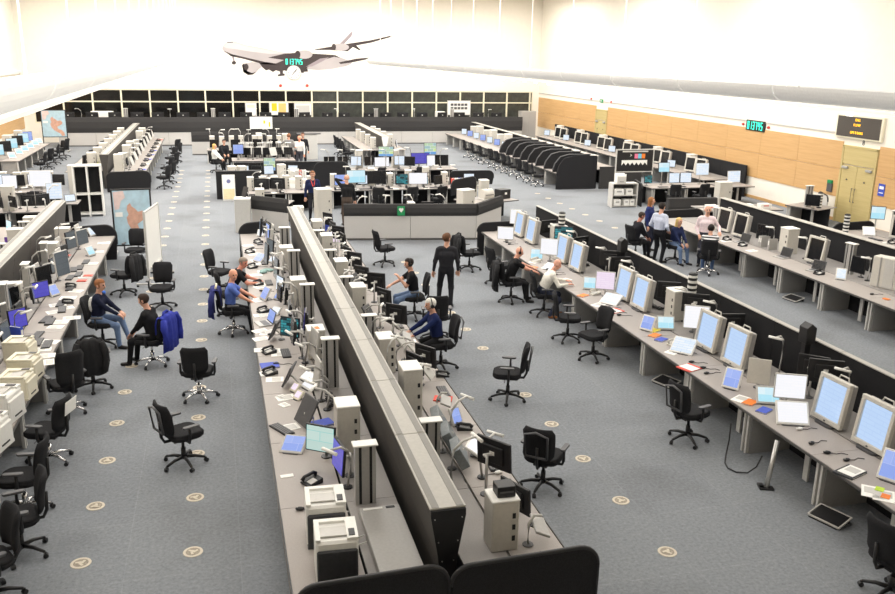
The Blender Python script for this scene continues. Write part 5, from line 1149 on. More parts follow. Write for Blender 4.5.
# partition in the depth of the hall
screen_wall('partition', flare, 46.4, 56.0, 1.9, 8.75, 'short dark partition with rounded pale end beyond the islands', M_part, M_cap, capw=.37)
spawn('partition_end', [part('plate', 'pale_end', M_white, lambda b: b.prism(flare, -.05, 0, 'y')), part('foot_plate', 'pale_end_foot', M_lgrey, lambda b: b.box((0, -.02, .02), (.3, .06, .04)))], (8.75, 46.4, 0), 0, 'white end plate closing the partition beyond the islands', 'end plate')
bays(10.0, 46.6, 1.6, 5, E90, .7, .4, 'beyond the islands'); bays(7.5, 46.6, 1.6, 5, -E90, .7, .4, 'on the window side beyond the islands')
for y in (47.2, 49.0, 50.8, 52.4): ebox(9.15, y, 0, 'beyond the islands', h=.8, w=.28, d=.3); ebox(8.3, y+.4, 0, 'on the window side beyond the islands', h=.6, w=.28, d=.3)
for y in (47.4, 48.6, 49.8, 51.0): chair(6.9, y, R(90+random.uniform(-30, 30)), CH_LAB, 'on the window side beyond the islands', high=True)
for y in (46.9, 48.4, 50.0): monitor(9.5, y, R(75), S_white, 'monitor with bright white screen', 'beyond the islands', w=.4, h=.4)
spawn('pedestal', [part('case', 'ped_case', M_lgrey, lambda b: b.box((0, 0, .7), (.9, .5, 1.4)), bevel=.012), part('top', 'ped_top', M_dkgrey, lambda b: b.box((0, 0, 1.42), (1.3, .6, .04)), bevel=.006)], (4.9, 48.9, 0), 0, 'tall pale pedestal with dark top behind the talking people', 'cabinet')

# island behind the notice stand
spawn('island_front', [part('panel', 'isl_front', M_black, lambda b: b.box((0, 0, .56), (1.75, .08, 1.12)), bevel=.01), part('return_panel', 'isl_ret', M_black, lambda b: b.box((-.84, .9, .5), (.07, 1.7, 1.0)), bevel=.01), part('shelf_edge', 'isl_edge', M_dkgrey, lambda b: b.box((0, 0, 1.135), (1.8, .12, .03)))], (.72, 35.7, 0), 0, 'black end panel of the island behind the notice stand', 'console')
spawn('notice_stand', [part('poster', 'notice_poster', M_paper, lambda b: b.box((0, -.015, .52), (.46, .012, .96))), part('backing', 'notice_back', M_white, lambda b: b.box((0, 0, .52), (.5, .016, 1.04)).box((0, .05, .02), (.5, .12, .04))), part('cream_block', 'notice_cream', mat('cream_print', (238, 220, 178), .8), lambda b: b.box((0, -.023, .27), (.44, .004, .42))), part('emblem', 'notice_emblem', mat('slate_blue_print', (120, 124, 168), .8), lambda b: b.cyl((0, -.02, .78), (0, -.026, .78), .08, n=16))], (.32, 35.3, 0), 0, 'white and cream notice stand with round blue emblem by the aisle', 'notice')
xbays(1.0, 1.4, 2, 32.3, .8, .4, 'beside the notice stand island'); xbays(.3, 1.5, 2, 36.2, .8, .5, WI)
for x, a in ((1.5, 170), (2.1, 165)): monitor(x, 32.9, R(a), S_dull, 'black monitor turned away from the aisle', 'beside the notice stand island', w=.55, h=.42, lift=.08)
spawn('plotter', [part('body', 'plotter_body', M_beige, lambda b: b.prism([(-.3, 0), (.25, 0), (.25, .85), (.1, .98), (-.1, .95), (-.2, .7), (-.3, .3)], -.42, .42, 'x'), bevel=.02), part('paper_web', 'plotter_paper', M_paper, lambda b: b.box((0, -.27, .45), (.7, .01, .7), (R(-10), 0, 0)))], (2.95, 34.35, .0), R(-15), 'big cream curved plotter standing behind two dark monitors', 'printer')
phone(2.2, 32.45, 0, 'beside the notice stand island'); keyboard(1.6, 32.5, .2, 'beside the notice stand island'); sheet(1.9, 32.45, .4, 'beside the notice stand island')
brow([(270, S_tile, .5, .55, .2, 'black monitor with coloured tile screen'), (255, M_screen_off, .5, .45, .1, DRK)], 37.0, WI)
for x in (.5, .9): ebox(x, 36.8, .3, WI, h=.5)
ebox(2.5, 36.9, .2, WI, h=.55); printer(3.0, 36.8, .2, 'rounded white printer on the notice stand island', '', s=.9, front=M_lgrey)
for x, m in ((3.35, M_red), (3.45, M_white), (3.55, M_white)): binder(x-.15, 36.5, 0, m, WI, label=('red' if m is M_red else 'white')+' ring binder')
column(1.35, 29.6, 0, .6, 'beside the grey pillar box', z=0); xbays(1.1, 1.1, 1, 29.9, .7, .3, 'beside the grey pillar box', R(-20)); ebox(1.3, 30.3, 0, 'beside the grey pillar box', h=.5); ebox(2.35, 27.2, 0, 'at the head of the central row', z=0, h=1.1); phone(1.7, 30.1, .3, 'beside the grey pillar box')
ebox(3.35, 29.2, .2, '', z=0, w=.5, d=.45, h=1.35, label='tall beige cabinet beside the man with red lanyard')
# further counters
console_wall([(-1.45, 51.6), (4.9, 51.3)], .75, 1.3, 'pale low console wall with dark band beyond the notice island')
xbays(.6, 1.5, 2, 42.4, .8, .6, 'beside the talking people')
spawn('island_front', [part('panel', 'isl_front2', M_black, lambda b: b.box((0, 0, .35), (4.2, .06, .7)), bevel=.01), part('cap', 'isl_front2_cap', M_dkgrey, lambda b: b.box((0, 0, .71), (4.3, .1, .02)))], (2.8, 41.95, 0), 0, 'low black front panel below the desk of the talking people', 'console')
brow([(239, S_blue, .5, .46, .3, 'black monitor with blue screen')], 43.0, 'beside the talking people')
for x in (1.4, 2.0, 2.6, 3.2): slab(x, 43.2, R(random.uniform(-60, 60)), 'beside the talking people', w=.4, h=.4, tilt=-20, lift=.2, label='pale display casing on an arm'); arm_lamp(x+.2, 43.4, random.uniform(0, 6), 'beside the talking people', h=.7)
xbays(-.6, 1.6, 3, 47.2, .8, .5, 'before the low console wall')
for x in (-.2, .9, 1.8, 2.8): monitor(x, 47.8, R(random.uniform(-30, 30)), M_screen_off, DRK, 'before the low console wall', w=.5, h=.42); arm_lamp(x+.5, 48.0, random.uniform(0, 6), 'before the low console wall', h=.7)
for x in (3.4, 2.3): ebox(x, 47.9, 0, 'before the low console wall', h=.8)

# long far counter
console_wall([(-9.3, 56.9), (20.3, 56.9)], .82, 1.75, 'long far counter with pale panels and dark padded band', 2.1)
spawn('counter_shelf', [part('shelf', 'far_shelf', M_desk, lambda b: b.box((0, 0, 0), (29.4, .8, .04)), (5.5, 57.45, 1.5)), part('support', 'far_sup', M_char, lambda b: b.box((0, 0, .74), (29.4, .06, 1.48)), (5.5, 57.8, 0))], (0, 0, 0), 0, 'long shelf behind the far counter band', 'counter')
for k in range(22):
    x = -8.6+1.3*k+random.uniform(-.2, .2)
    monitor(x, 57.45, R(random.uniform(160, 200)), S_dull, 'black monitor seen from behind', WBK, z=1.52, w=.75, h=.4, lift=.1, arm=False)
for k in range(11):
    x = -8.0+2.6*k; column(x, 57.3, 0, .72, WBK, z=1.52) if k % 2 else arm_lamp(x, 57.35, R(90*random.randint(0, 3)), WBK, z=1.52, h=.6)
for px, w, m in ((102, 1.3, M_white), (440, .6, M_white)):
    x = at_y(px, 111, 58.6).x; spawn('cabinet_box', [part('case', 'cabx%.1f%s' % (w, m.name), m, lambda b: b.box((0, 0, 1.0), (w, .5, 2.0)), bevel=.01), part('door', 'cabxd%.1f%s' % (w, m.name), m, lambda b: b.box((0, -.255, 1.0), (w-.06, .02, 1.9)), bevel=.004)], (x, 58.6, 0), 0, 'pale cabinet behind the far counter', 'cabinet')
def chart(px0, px1, z0, z1, m, kids, lb):
    a = at_y(px0, 110, 58.9).x; b_ = at_y(px1, 110, 58.9).x
    board(((a+b_)/2, 58.95, 0), 0, b_-a, z1-z0, z0, lb, m, kids, frame=M_lgrey)
chart(270, 288, 1.75, 2.55, M_paper, [part('yellow_block', 'yb', M_yellow, lambda b: b.box((-.3, -.02, 2.25), (.34, .008, .5))), part('orange_block', 'ob', mat('pale_orange', (240, 190, 120), .8), lambda b: b.box((.22, -.02, 2.2), (.5, .008, .6)))], 'white wall chart with yellow and orange blocks behind the far counter')
chart(295, 311, 1.75, 2.5, M_paper, [part('grid_print', 'gp', M_lgrey, lambda b: b.box((0, -.02, 2.12), (.9, .006, .5)))], 'white planning chart with grey grid behind the far counter')
chart(246, 256, 1.7, 2.5, M_paper, [part('heading', 'gh', M_cream, lambda b: b.box((0, -.02, 2.3), (.5, .006, .2)))], 'narrow pale chart behind the far counter')
chart(448, 470, 1.75, 2.7, M_white, [part('pigeonhole', 'ph%d' % k, M_dkgrey, lambda b: b.box((0, -.02, 0), (.2, .01, .16)), (-.5+.25*(k % 5), 0, 2.2+.24*(k//5))) for k in range(10)], 'white pigeonhole rack behind the far counter')
spawn('grey_locker', [part('case', 'locker', M_grey, lambda b: b.box((0, 0, 1.05), (1.1, .6, 2.1)), bevel=.01), part('door', 'locker_door', M_grey, lambda b: b.box((-.27, -.31, 1.05), (.5, .02, 2.0)), bevel=.004), part('door', 'locker_door', M_grey, lambda b: b.box((-.27, -.31, 1.05), (.5, .02, 2.0)), (.54, 0, 0))], (20.9, 57.6, 0), 0, 'tall grey locker at the end of the far counter', 'cabinet')
p = at_y(261, 119.5, 56.7); spawn('flip_chart', [part('sheet', 'flip', M_paper, lambda b: b.box((0, 0, 0), (1.4, .02, .75))), part('yellow_mark', 'flipy', M_yellow, lambda b: b.box((.2, -.012, .05), (.12, .004, .2))), part('yellow_mark', 'flipy2', M_yellow, lambda b: b.box((.52, -.012, -.1), (.1, .004, .3))), part('bracket', 'flipb', M_dkgrey, lambda b: b.box((0, .05, .4), (.8, .12, .04)))], (p.x, 56.775, 1.4), 0, 'white flip chart sheet with yellow marks hung on the far counter', 'chart')

# row behind the standing map board
screen_wall('partition', flare, 39.2, 56.0, 1.87, -4.72, 'long dark partition with pale cap behind the standing map board', M_part, M_cap, capw=.37, strip=M_capd)
bays(-3.05, 38.4, 1.6, 10, E90, .76, .7, 'behind the standing map board')
curved_screen((-3.7, 38.2), 0, 1.75, .86, 'black end panel closing the row behind the standing map board', r=.25, name='end_screen')
for k in range(8):
    y = 39.2+1.9*k; ebox(-4.15, y, R(90), WL2, h=random.choice((.45, .6, .75)), w=random.choice((.28, .4))); slab(-3.6, y+.6, R(80), WL2, w=.4, h=.4, tilt=-20, lift=.2, label='pale display casing on an arm'); arm_lamp(-3.95, y+.95, R(random.uniform(30, 120)), WL2, h=.6)
    monitor(-3.7, y+1.35, R(75), M_screen_off, DRK, WL2, w=.45, h=.42); phone(-3.3, y+.2, R(90), WL2)
for k, y in enumerate((38.9, 40.4, 42.0, 44.0, 46.0, 48.2, 50.5)): chair(-2.35+.15*(k % 2), y, R(-90+random.uniform(-40, 40)), CH_LAB, 'at the row behind the standing map board')
bays(-6.35, 39.4, 1.6, 9, -E90, .76, .7, 'on the far side of the map board row')
for k in range(7):
    y = 40.0+2.1*k; ebox(-5.3, y, 0, 'on the far side of the map board row', h=.75, w=.36); monitor(-5.7, y+.9, R(-110), S_dull, 'black monitor seen from behind', 'on the far side of the map board row', w=.55, h=.45, lift=.1)
for y in (41.2, 43.5): spawn('lime_tray', [part('tray', 'lime', mat('lime_plastic', (186, 200, 80), .5), lambda b: b.box((0, 0, .06), (.3, .36, .12), None, (1.1, 1.1))), part('papers', 'lime_p', M_paper, lambda b: b.box((0, 0, .13), (.24, .3, .02)))], (-5.45, y+.45, .72), 0, 'lime green tray on the far side of the map board row', 'tray')
# desks by the far map board
bays(-8.9, 43.6, 1.6, 5, E90, .8, .6, 'by the far map board')
for k, (y, s_) in enumerate(((44.2, S_cyan), (45.8, M_screen_off), (47.2, S_cyan), (48.6, M_screen_off), (50.0, S_cyan), (51.0, S_blue))):
    monitor(-9.9, y, R(35), s_, 'black monitor with cyan screen' if s_ is S_cyan else DRK if s_ is M_screen_off else 'black monitor with blue screen', WLF, w=.55, h=.5, lift=.2); touch(-9.4, y+.5, R(40), S_cyan, 'small cyan touch panel', WLF, w=.36, h=.3, tilt=-30)
for y in (45.0, 47.9, 50.6): ebox(-10.25, y, R(90), WLF, h=.8, w=.45)
stripe_stack(-10.3, 46.6, WLF, .72, 5)
for y in (44.4, 46.2, 48.0, 49.8, 51.2): chair(-8.2, y, R(-90+random.uniform(-40, 40)), CH_LAB, 'at the desks by the far map board')
# desk group behind the tall open cabinet
def open_cab(b):
    for x in (-.46, 0, .46): b.box((x, 0, .9), (.05, .4, 1.8))
spawn('open_cabinet', [part('upright', 'ocu', M_white, lambda b: b.box((0, 0, .9), (.06, .4, 1.8)), (x, 0, 0)) for x in (-.45, .0, .45)] + [part('shelf', 'ocs', M_white, lambda b: b.box((0, 0, 0), (.96, .42, .05)), (0, 0, z)) for z in (.1, .8, 1.8)] + [part('back', 'ocb', M_black, lambda b: b.box((0, .18, .9), (.9, .02, 1.7)))], (-4.55, 32.75, 0), R(4), 'tall open white cabinet with black back near the map board', 'cabinet')
xbays(-8.8, 1.5, 2, 33.8, .8, .5, WK); xbays(-8.2, 1.5, 2, 29.6, .8, .4, WK); xbays(-5.6, .9, 1, 31.0, .6, .3, WK)
brow([(3, S_pale, .5, .5, .1, 'black monitor with pale blue screen'), (10, S_white, .5, .5, .1, LIT)], 34.4, WK)
monitor(-6.4, 34.4, 0, S_white, 'wide grey monitor with bright white screen', WK, w=.75, h=.6, bez=M_lgrey); monitor(-5.45, 31.4, R(10), S_pale, 'grey monitor with pale screen on the pedestal desk', '', w=.5, h=.55, bez=M_lgrey)
laptop(-5.0, 31.3, R(20), '', S_pale, z=.72, label='open laptop with pale screen beside the tall open cabinet')
for x, y in ((-5.4, 35.4), (-7.3, 30.2), (-6.6, 30.1)): ebox(x, y, 0, WK, z=.72 if y != 35.4 else 0, h=.8 if y != 35.4 else 1.5, w=.36)
for x in (-8.0, -7.2): printer(x, 29.95, .2, 'white office printer on the desk group', 'behind the purple trays', s=.8, front=M_lgrey)
for x in (-7.6, -6.5): keyboard(x, 34.0, 0, WK); sheet(x+.5, 34.0, .3, WK)
for x, y in ((-7.4, 32.6), (-6.2, 32.2), (-4.9, 34.6)): chair(x, y, random.uniform(2.4, 3.8), CH_LAB, 'at the desk group behind the tall open cabinet')

FILL = True
for k in range(7): monitor(-8.5+.45*k, 34.5, R(random.uniform(-30, 30)), (M_screen_off, S_white, S_pale)[k % 3], ('black monitor with dark screen', 'black monitor with bright white screen', 'black monitor with pale screen')[k % 3], WK, w=.42, h=.4, lift=.15); ebox(-8.6+.4*k, 34.8, 0, WK, h=.6, w=.26, d=.22); arm_lamp(-8.4+.5*k, 30.3, random.uniform(0, 6), WK, h=.6); monitor(-8.0+.4*k, 30.1, R(random.uniform(120, 240)), M_screen_off, 'black monitor turned away', WK, w=.42, h=.36, lift=.15)
for k in range(8): monitor(-3.75, 38.9+1.9*k, R(random.uniform(40, 130)), M_screen_off, 'small black monitor with dark screen', WL2, w=.36, h=.34, lift=.3); tangle(-3.35, 39.0+1.9*k, .3, WL2); book(-3.25, 39.8+1.9*k, 1.4, random.choice((M_blue, M_white, M_red)), WL2, label='booklet lying')
FILL = False
# booth row
RX = 14.65
screen_wall('partition', [(-.05, 0), (.05, 0), (.05, 1.45), (-.05, 1.45)], 36.3, 56.2, 1.66, 16.6, 'long dark partition with pale cap behind the black booths', M_black, M_cap, capw=.3)
bays(RX, 36.3, 1.66, 12, -E90, .8, 1.0, 'in the booth row')
hood = [(0, .725), (0, .8), (.1, 1.1), (.35, 1.4), (.75, 1.5), (1.82, 1.5), (1.82, .725)]
for k in range(8):
    y = 36.75+1.12*k
    spawn('booth_divider', [part('panel', 'booth_panel', M_black, lambda b: b.prism(hood, -.02, .02, 'x')), part('edging', 'booth_edge', M_dkgrey, lambda b: b.tube([(0, u, v) for u, v in hood[1:6]], .03, 6))], (RX+.02, y, 0), -E90, 'black rounded booth divider', 'divider', 'in the booth row')
    if k < 7: chair(RX-.45, y+.56, R(90+random.uniform(-25, 25)), 'black high office chair with pale base before a booth', '', chrome=True, arms=False)
for k in range(7):
    y = 46.0+1.4*k; ebox(16.1, y, C_, WR3, h=.75 if k % 2 else .62, w=.5 if k % 2 else .3); monitor(15.6, y+.5, R(-35), S_blue if k % 2 else S_pale, 'monitor with blue screen' if k % 2 else 'monitor with pale screen', WR3, w=.36, h=.36, lift=.06)
for y in (45.6, 47.2, 48.8): chair(RX-.5, y, R(90), CH_LAB, 'at the open end of the booth row', chrome=True)
spawn('booth_end', [part('panel', 'booth_near', M_black, lambda b: b.prism([(0, 0), (0, .8), (.1, 1.1), (.35, 1.4), (.75, 1.5), (1.9, 1.5), (1.9, 0)], -.03, .03, 'x')), part('plinth', 'booth_near_pl', M_plastic, lambda b: b.box((0, .95, .02), (.08, 1.9, .04)))], (RX, 36.2, 0), -E90, 'black rounded end panel closing the booth row', 'end panel')
bays(18.4, 37.4, 1.66, 8, E90, .8, .9, 'behind the booth row')
spawn('rounded_end', [part('panel', 'booth_end', M_char, lambda b: b.prism([(0, 0), (2.0, 0), (2.1, .25), (2.1, .75), (1.9, 1.0), (0, 1.0)], -.04, .04, 'y'), bevel=.01), part('plinth', 'booth_end_pl', M_plastic, lambda b: b.box((1.0, -.01, .02), (2.0, .1, .04)))], (16.72, 36.15, 0), 0, 'dark rounded end panel beside the last booth', 'end panel')
for k in range(6): ebox(17.2, 38.2+2.0*k, 0, 'behind the booth row', h=.6, w=.36); monitor(17.6, 39.0+2.0*k, R(-20), S_white if k % 2 else M_screen_off, LIT if k % 2 else DRK, 'behind the booth row', w=.45, h=.4)
# desks along the wood wall
screen_wall('partition', [(-.04, 0), (.04, 0), (.04, 1.35), (-.04, 1.35)], 33.0, 55.5, 1.87, 22.2, 'long black partition standing along the wood wall', M_black, M_char, capw=.1, ztop=1.35)
bays(20.3, 33.4, 1.6, 13, -E90, .8, .9, 'along the wood wall')
for k in range(6):
    y = 35.0+3.3*k; radar(21.1, y, C_+R(20), M_screen_off, 'square pale display with dark screen', WR4); radar(21.1, y+.9, C_+R(20), M_screen_off, 'square pale display with dark screen', WR4)
    ebox(21.6, y+1.6, C_, WR4, h=.75, w=.42); monitor(20.95, y+2.3, R(-45), S_pale, 'monitor with pale screen', WR4, w=.4, h=.34, lift=.06)
# desks beside the open shelf unit
spawn('shelf_unit', [part('side', 'shu_side', M_lgrey, lambda b: b.box((0, 0, .48), (.04, .45, .96)), (s*.52, 0, 0)) for s in (-1, 1)] + [part('shelf', 'shu_shelf', M_lgrey, lambda b: b.box((0, 0, 0), (1.0, .44, .035)), (0, 0, z)) for z in (.06, .48, .95)] + [part('back', 'shu_back', M_dkgrey, lambda b: b.box((0, .21, .48), (1.02, .02, .9)))], (15.65, 31.5, 0), R(-4), 'low open shelf unit packed with paper boxes', 'shelf')
for x, z, w in ((15.4, .50, .42), (15.85, .50, .3), (15.35, .08, .3), (15.75, .08, .22), (16.0, .08, .2)): spawn('paper_box', [part('case', 'pbx%.2f' % w, M_white, lambda b: b.box((0, 0, .12), (w, .3, .24)), bevel=.008), part('label', 'pbl%.2f' % w, M_grey, lambda b: b.box((0, -.152, .14), (w*.5, .004, .06)))], (x, 31.45, z), R(-4), 'white paper box in the low open shelf unit', 'box')
printer(15.5, 31.5, R(-10), 'white printer on top of the low open shelf unit', '', z=.97, s=.9, front=M_lgrey)
curved_screen((16.5, 31.9), R(80), 1.2, .95, 'black curved screen beside the low open shelf unit', r=.2)
a = at_y(617, 155, 34.0).x; b_ = at_y(653, 155, 34.0).x
board(((a+b_)/2, 34.0, 0), 0, b_-a, .95, 1.05, 'framed notice board with coloured cards and zigzag bunting', M_plastic, [part('card', 'card%d' % k, m, lambda b: b.box((0, -.02, 0), (.16, .006, .2)), (.05+.17*k, 0, 1.72)) for k, m in enumerate((mat('pink_card', (236, 130, 160), .7), mat('sky_card', (120, 200, 230), .7), M_orange))] + [part('arrow', 'brd_arrow', M_white, lambda b: b.prism([(-.25, 1.7), (-.15, 1.76), (-.25, 1.82), (-.2, 1.76)], -.026, -.018, 'y')), part('bunting', 'brd_zig', M_paper, lambda b: b.prism([(-.62+.1*k, 1.45 if k % 2 else 1.33) for k in range(13)]+[(.58, 1.55), (-.62, 1.55)], -.026, -.018, 'y')), part('pale_strip', 'brd_strip', M_lgrey, lambda b: b.box((0, -.02, 1.92), (1.2, .006, .06)))], frame=M_lgrey)
xbays(16.9, 1.5, 2, 31.4, .8, .5, WRC)
brow([(664, S_cyan, .5, .4, .55, 'black monitor with pale cyan screen'), (672, S_pale, .5, .42, .1, 'black monitor with pale blue screen'), (682, S_pale, .5, .42, .1, 'black monitor with pale blue screen')], 32.1, WRC)
monitor(17.0, 32.0, 0, S_ui, 'black monitor with small dark screen', WRC, w=.36, h=.34); monitor(19.5, 32.1, 0, S_pale, 'grey monitor with pale screen on a stalk', WRC, w=.6, h=.5, lift=.4, bez=M_lgrey)
for x in (17.5, 18.3): keyboard(x, 31.65, 0, WRC)
monitor(20.9, 31.9, 0, S_pale, 'grey monitor with pale screen near the wood wall', '', w=.6, h=.48, lift=.1, bez=M_lgrey);
xbays(20.05, 1.5, 1, 31.3, .8, .5, 'near the wood wall')
ebox(18.85, 29.4, 0, '', z=0, w=.55, d=.4, h=1.25, label='tall pale cabinet beside the black padded low screen')
spawn('low_screen', [part('pad', 'bolster', M_char, lambda b: b.prism([(-.12, 0), (.12, 0), (.14, .5), (.1, .72), (-.1, .72), (-.16, .4)], -1.0, 1.0, 'x'), bevel=.02), part('plinth', 'bolster_pl', M_plastic, lambda b: b.box((0, 0, .01), (2.0, .2, .02)))], (17.3, 29.0, 0), R(-4), 'black padded low screen beside tall pale cabinet', 'screen')
for x in (17.4, 18.6, 19.7): chair(x, 30.6, R(180+random.uniform(-30, 30)), CH_LAB, 'at the desks beside the open shelf unit')
xbays(16.2, 1.5, 2, 26.1, .7, .4, 'beyond the second row end', R(-4))
for x in (16.6, 17.3, 18.0, 18.7): spawn('paper_box', [part('case', 'pbx.30', M_white, lambda b: b.box((0, 0, .08), (.4, .3, .16)), bevel=.008), part('label', 'pbl.30', M_red, lambda b: b.box((0, -.152, .1), (.2, .004, .03)))], (x, 26.5, .72), R(-4), 'white box file with red label beyond the second row end', 'box')
# small station by the wood wall
xbays(19.5, 1.3, 1, 26.4, .8, .4, 'by the double doors', R(-70)); column(20.5, 26.5, 0, .75, 'by the double doors'); stripe_stack(20.75, 26.2, 'by the double doors', .72, 5); monitor(20.3, 26.0, R(-50), M_screen_off, DRK, 'by the double doors', w=.5, h=.4); curved_screen((21.75, 27.3), R(70), 1.1, 1.05, 'pale curved screen by the double doors', m=M_lgrey, r=.2)
spawn('wastebasket', [part('bin', 'bin', M_plastic, lambda b: b.lathe([(.12, 0), (.15, .32), (.14, .32), (.11, .02)], 14)), part('rim', 'bin_rim', M_dkgrey, lambda b: b.lathe([(.15, .31), (.16, .33), (.15, .34)], 14))], (18.6, 24.3, 0), 0, 'small black wastebasket on the carpet before the double doors', 'bin')

# ---------------------------------------------------------------- map boards and chairs
M_sea = mat('map_sea', (180, 208, 222), .6, var=.12, scale=5); M_land = mat('map_land', (208, 164, 144), .6, var=.12, scale=8); M_land2 = mat('map_land_pale', (226, 204, 200), .6, var=.08, scale=8)
def lands(w, h, zb, k):
    A = [(.38, .28), (.46, .24), (.5, .3), (.58, .34), (.66, .4), (.78, .38), (.86, .44), (.84, .52), (.72, .58), (.62, .62), (.66, .7), (.8, .74), (.9, .84), (.92, .95), (.8, .97), (.74, .88), (.62, .82), (.5, .76), (.42, .68), (.36, .6), (.34, .5), (.4, .44), (.36, .36)]
    Bp = [(.02, .04), (.3, .02), (.34, .14), (.22, .2), (.16, .34), (.04, .36)]
    f = lambda pts: [((u-.5)*w, zb+h*(1-v)) for u, v in pts]
    return [part('land_print', 'land%s' % k, M_land, lambda b: b.prism(f(A), -.019, -.0155, 'y')), part('land_print', 'land2%s' % k, M_land2, lambda b: b.prism(f(Bp), -.019, -.0155, 'y')), part('legend', 'legend%s' % k, M_paper, lambda b: b.box((-.36*w, -.019, zb+h*.56), (.2*w, .006, .08*h)), kids=())]
board((-2.5, 26.0, 0), R(2), 1.0, 1.62, .3, 'blue and salmon chart board on wheels near the whiteboard', M_sea, lands(1.0, 1.62, .3, 'a'), name='map_board', cat='map board')
board((-9.0, 54.0, 0), 0, 1.25, 1.5, .85, 'blue and salmon chart board before the far counter', M_sea, lands(1.25, 1.5, .85, 'b'), name='map_board', cat='map board')
board((-1.75, 22.9, 0), R(80), 1.35, 1.5, .4, 'white wheeled whiteboard seen edge-on beside the map board', M_white, [part('tray', 'wb_tray', M_lgrey, lambda b: b.box((0, -.04, .45), (1.0, .06, .03)))], frame=M_lgrey, name='whiteboard', cat='whiteboard')
# ---------------------------------------------------------------- chairs of the near rows
J_blue = mat('royal_blue_coat', (40, 52, 150), .9, var=.12, scale=20); J_black = mat('black_coat', (34, 34, 36), .9, var=.15, scale=20); J_navy = mat('navy_coat', (44, 50, 110), .9, var=.12, scale=20); J_cream = mat('cream_lining', (222, 214, 186), .9)
chair(-2.62, 9.05, R(-60), CH_LAB, 'at the desk corner, lowest of its row'.replace(', lowest of its row', ' below the white printers'))
chair(-2.5, 9.95, R(-75), 'black office chair with black star base', 'before the two white printers')
chair(-2.65, 11.0, R(-95), 'black office chair with shiny chrome base', 'before the two white printers', chrome=True)
c = chair(-2.6, 12.45, R(-110), 'black chrome-based office chair with a white sheet on its back', '', chrome=True)
child('back_label', c, MB().box((0, 0, 0), (.3, .006, .2)).mesh('back_label', M_paper, 0), (0, .40, .9), (R(-8), 0, 0))
chair(-2.62, 14.3, R(-150), 'broad black office chair pushed against the cream printer desk', '', chrome=True, high=True)
chair(-2.35, 15.3, R(-172), 'black office chair carrying a black coat beside the seated men', '', kind='framed'); jacket(-2.35, 15.3, R(-172), J_black, 'black coat hung on the chair beside cream printers', w=.42)
chair(-2.45, 17.65, R(78), 'black office chair under the man in the blue and white fleece', '')
chair(-1.42, 16.35, R(-112), 'black chrome-based office chair draped with a royal blue coat', '', chrome=True); jacket(-1.42, 16.35, R(-112), J_blue, 'royal blue coat hung over the seated man\'s chair', w=.56, drop=.66)
chair(-1.44, 20.2, R(-8), 'empty black office chair turned to the whiteboard aisle', '')
chair(-2.4, 21.6, R(-120), 'black office chair with a dark coat before the whiteboard', ''); jacket(-2.4, 21.6, R(-120), J_black, 'dark coat over the chair before the whiteboard', w=.42)
chair(-2.35, 24.4, R(-12), 'black office chair standing right before the map board', '')
chair(-.72, 11.95, R(118), 'empty black office chair alone on the aisle carpet', '', kind='framed')
chair(-.54, 14.45, R(172), 'empty chrome-based black office chair alone in the aisle', '', chrome=True)
chair(.12, 18.0, R(88), 'chrome-based black chair of the man in the blue shirt', '', chrome=True); jacket(.12, 18.0, R(88), J_navy, 'navy and cream jacket hung on the blue-shirted man\'s chair', lining=J_cream, w=.5)
chair(.1, 19.35, R(92), 'black office chair of the man in black leaning on his desk', '')
chair(-.15, 21.5, R(60), 'empty black office chair beside the man leaning on his desk', '')
chair(4.4, 23.4, R(100), 'empty black office chair before the pale console wall', '')
chair(4.12, 18.3, R(-95), 'black office chair of the man holding his chin', '')
chair(4.25, 16.75, R(172), 'empty black office chair between the two headset men', '')
chair(3.9, 15.0, R(-88), 'black office chair of the white-haired headset man', '', kind='framed')
chair(4.66, 13.25, R(-112), 'empty black office chair alone on the radar aisle carpet', '', kind='framed')
chair(4.12, 10.1, R(140), 'black office chair near the tall grey cabinet box', '', kind='framed')
chair(6.6, 22.4, R(98), 'black office chair with dark coat at the end of the radar row', ''); jacket(6.6, 22.4, R(98), J_black, 'dark coat on the chair at the end of the radar row')
chair(6.9, 20.75, R(105), 'empty black office chair beside the headset man in black', '')
chair(6.72, 19.15, R(84), 'black office chair of the bald headset man', ''); jacket(6.72, 19.15, R(84), J_black, 'black coat on the bald headset man\'s chair', drop=.7)
chair(7.12, 17.95, R(78), 'black office chair of the bald man in the white shirt', '')
chair(6.95, 16.1, R(70), 'empty black office chair behind the man in white', '')
chair(7.0, 14.9, R(-75), 'empty black office chair turned away from its radar desk', '')
chair(6.9, 11.05, R(105), 'black office chair with framed back before the red folder', '', kind='framed')
chair(7.05, 6.85, R(95), 'black office chair at the loose sheets on the radar row', '')
chair(11.95, 22.95, R(100), 'black office chair of the man in the dark suit', '')
chair(12.85, 22.2, R(15), 'black office chair of the fair-haired woman', '')
chair(13.05, 20.75, R(150), 'black office chair of the man in the striped shirt', '', chrome=True)
chair(17.8, 21.2, R(80), CH_LAB, 'before the double doors'); chair(17.8, 19.4, R(100), CH_LAB, 'before the double doors')

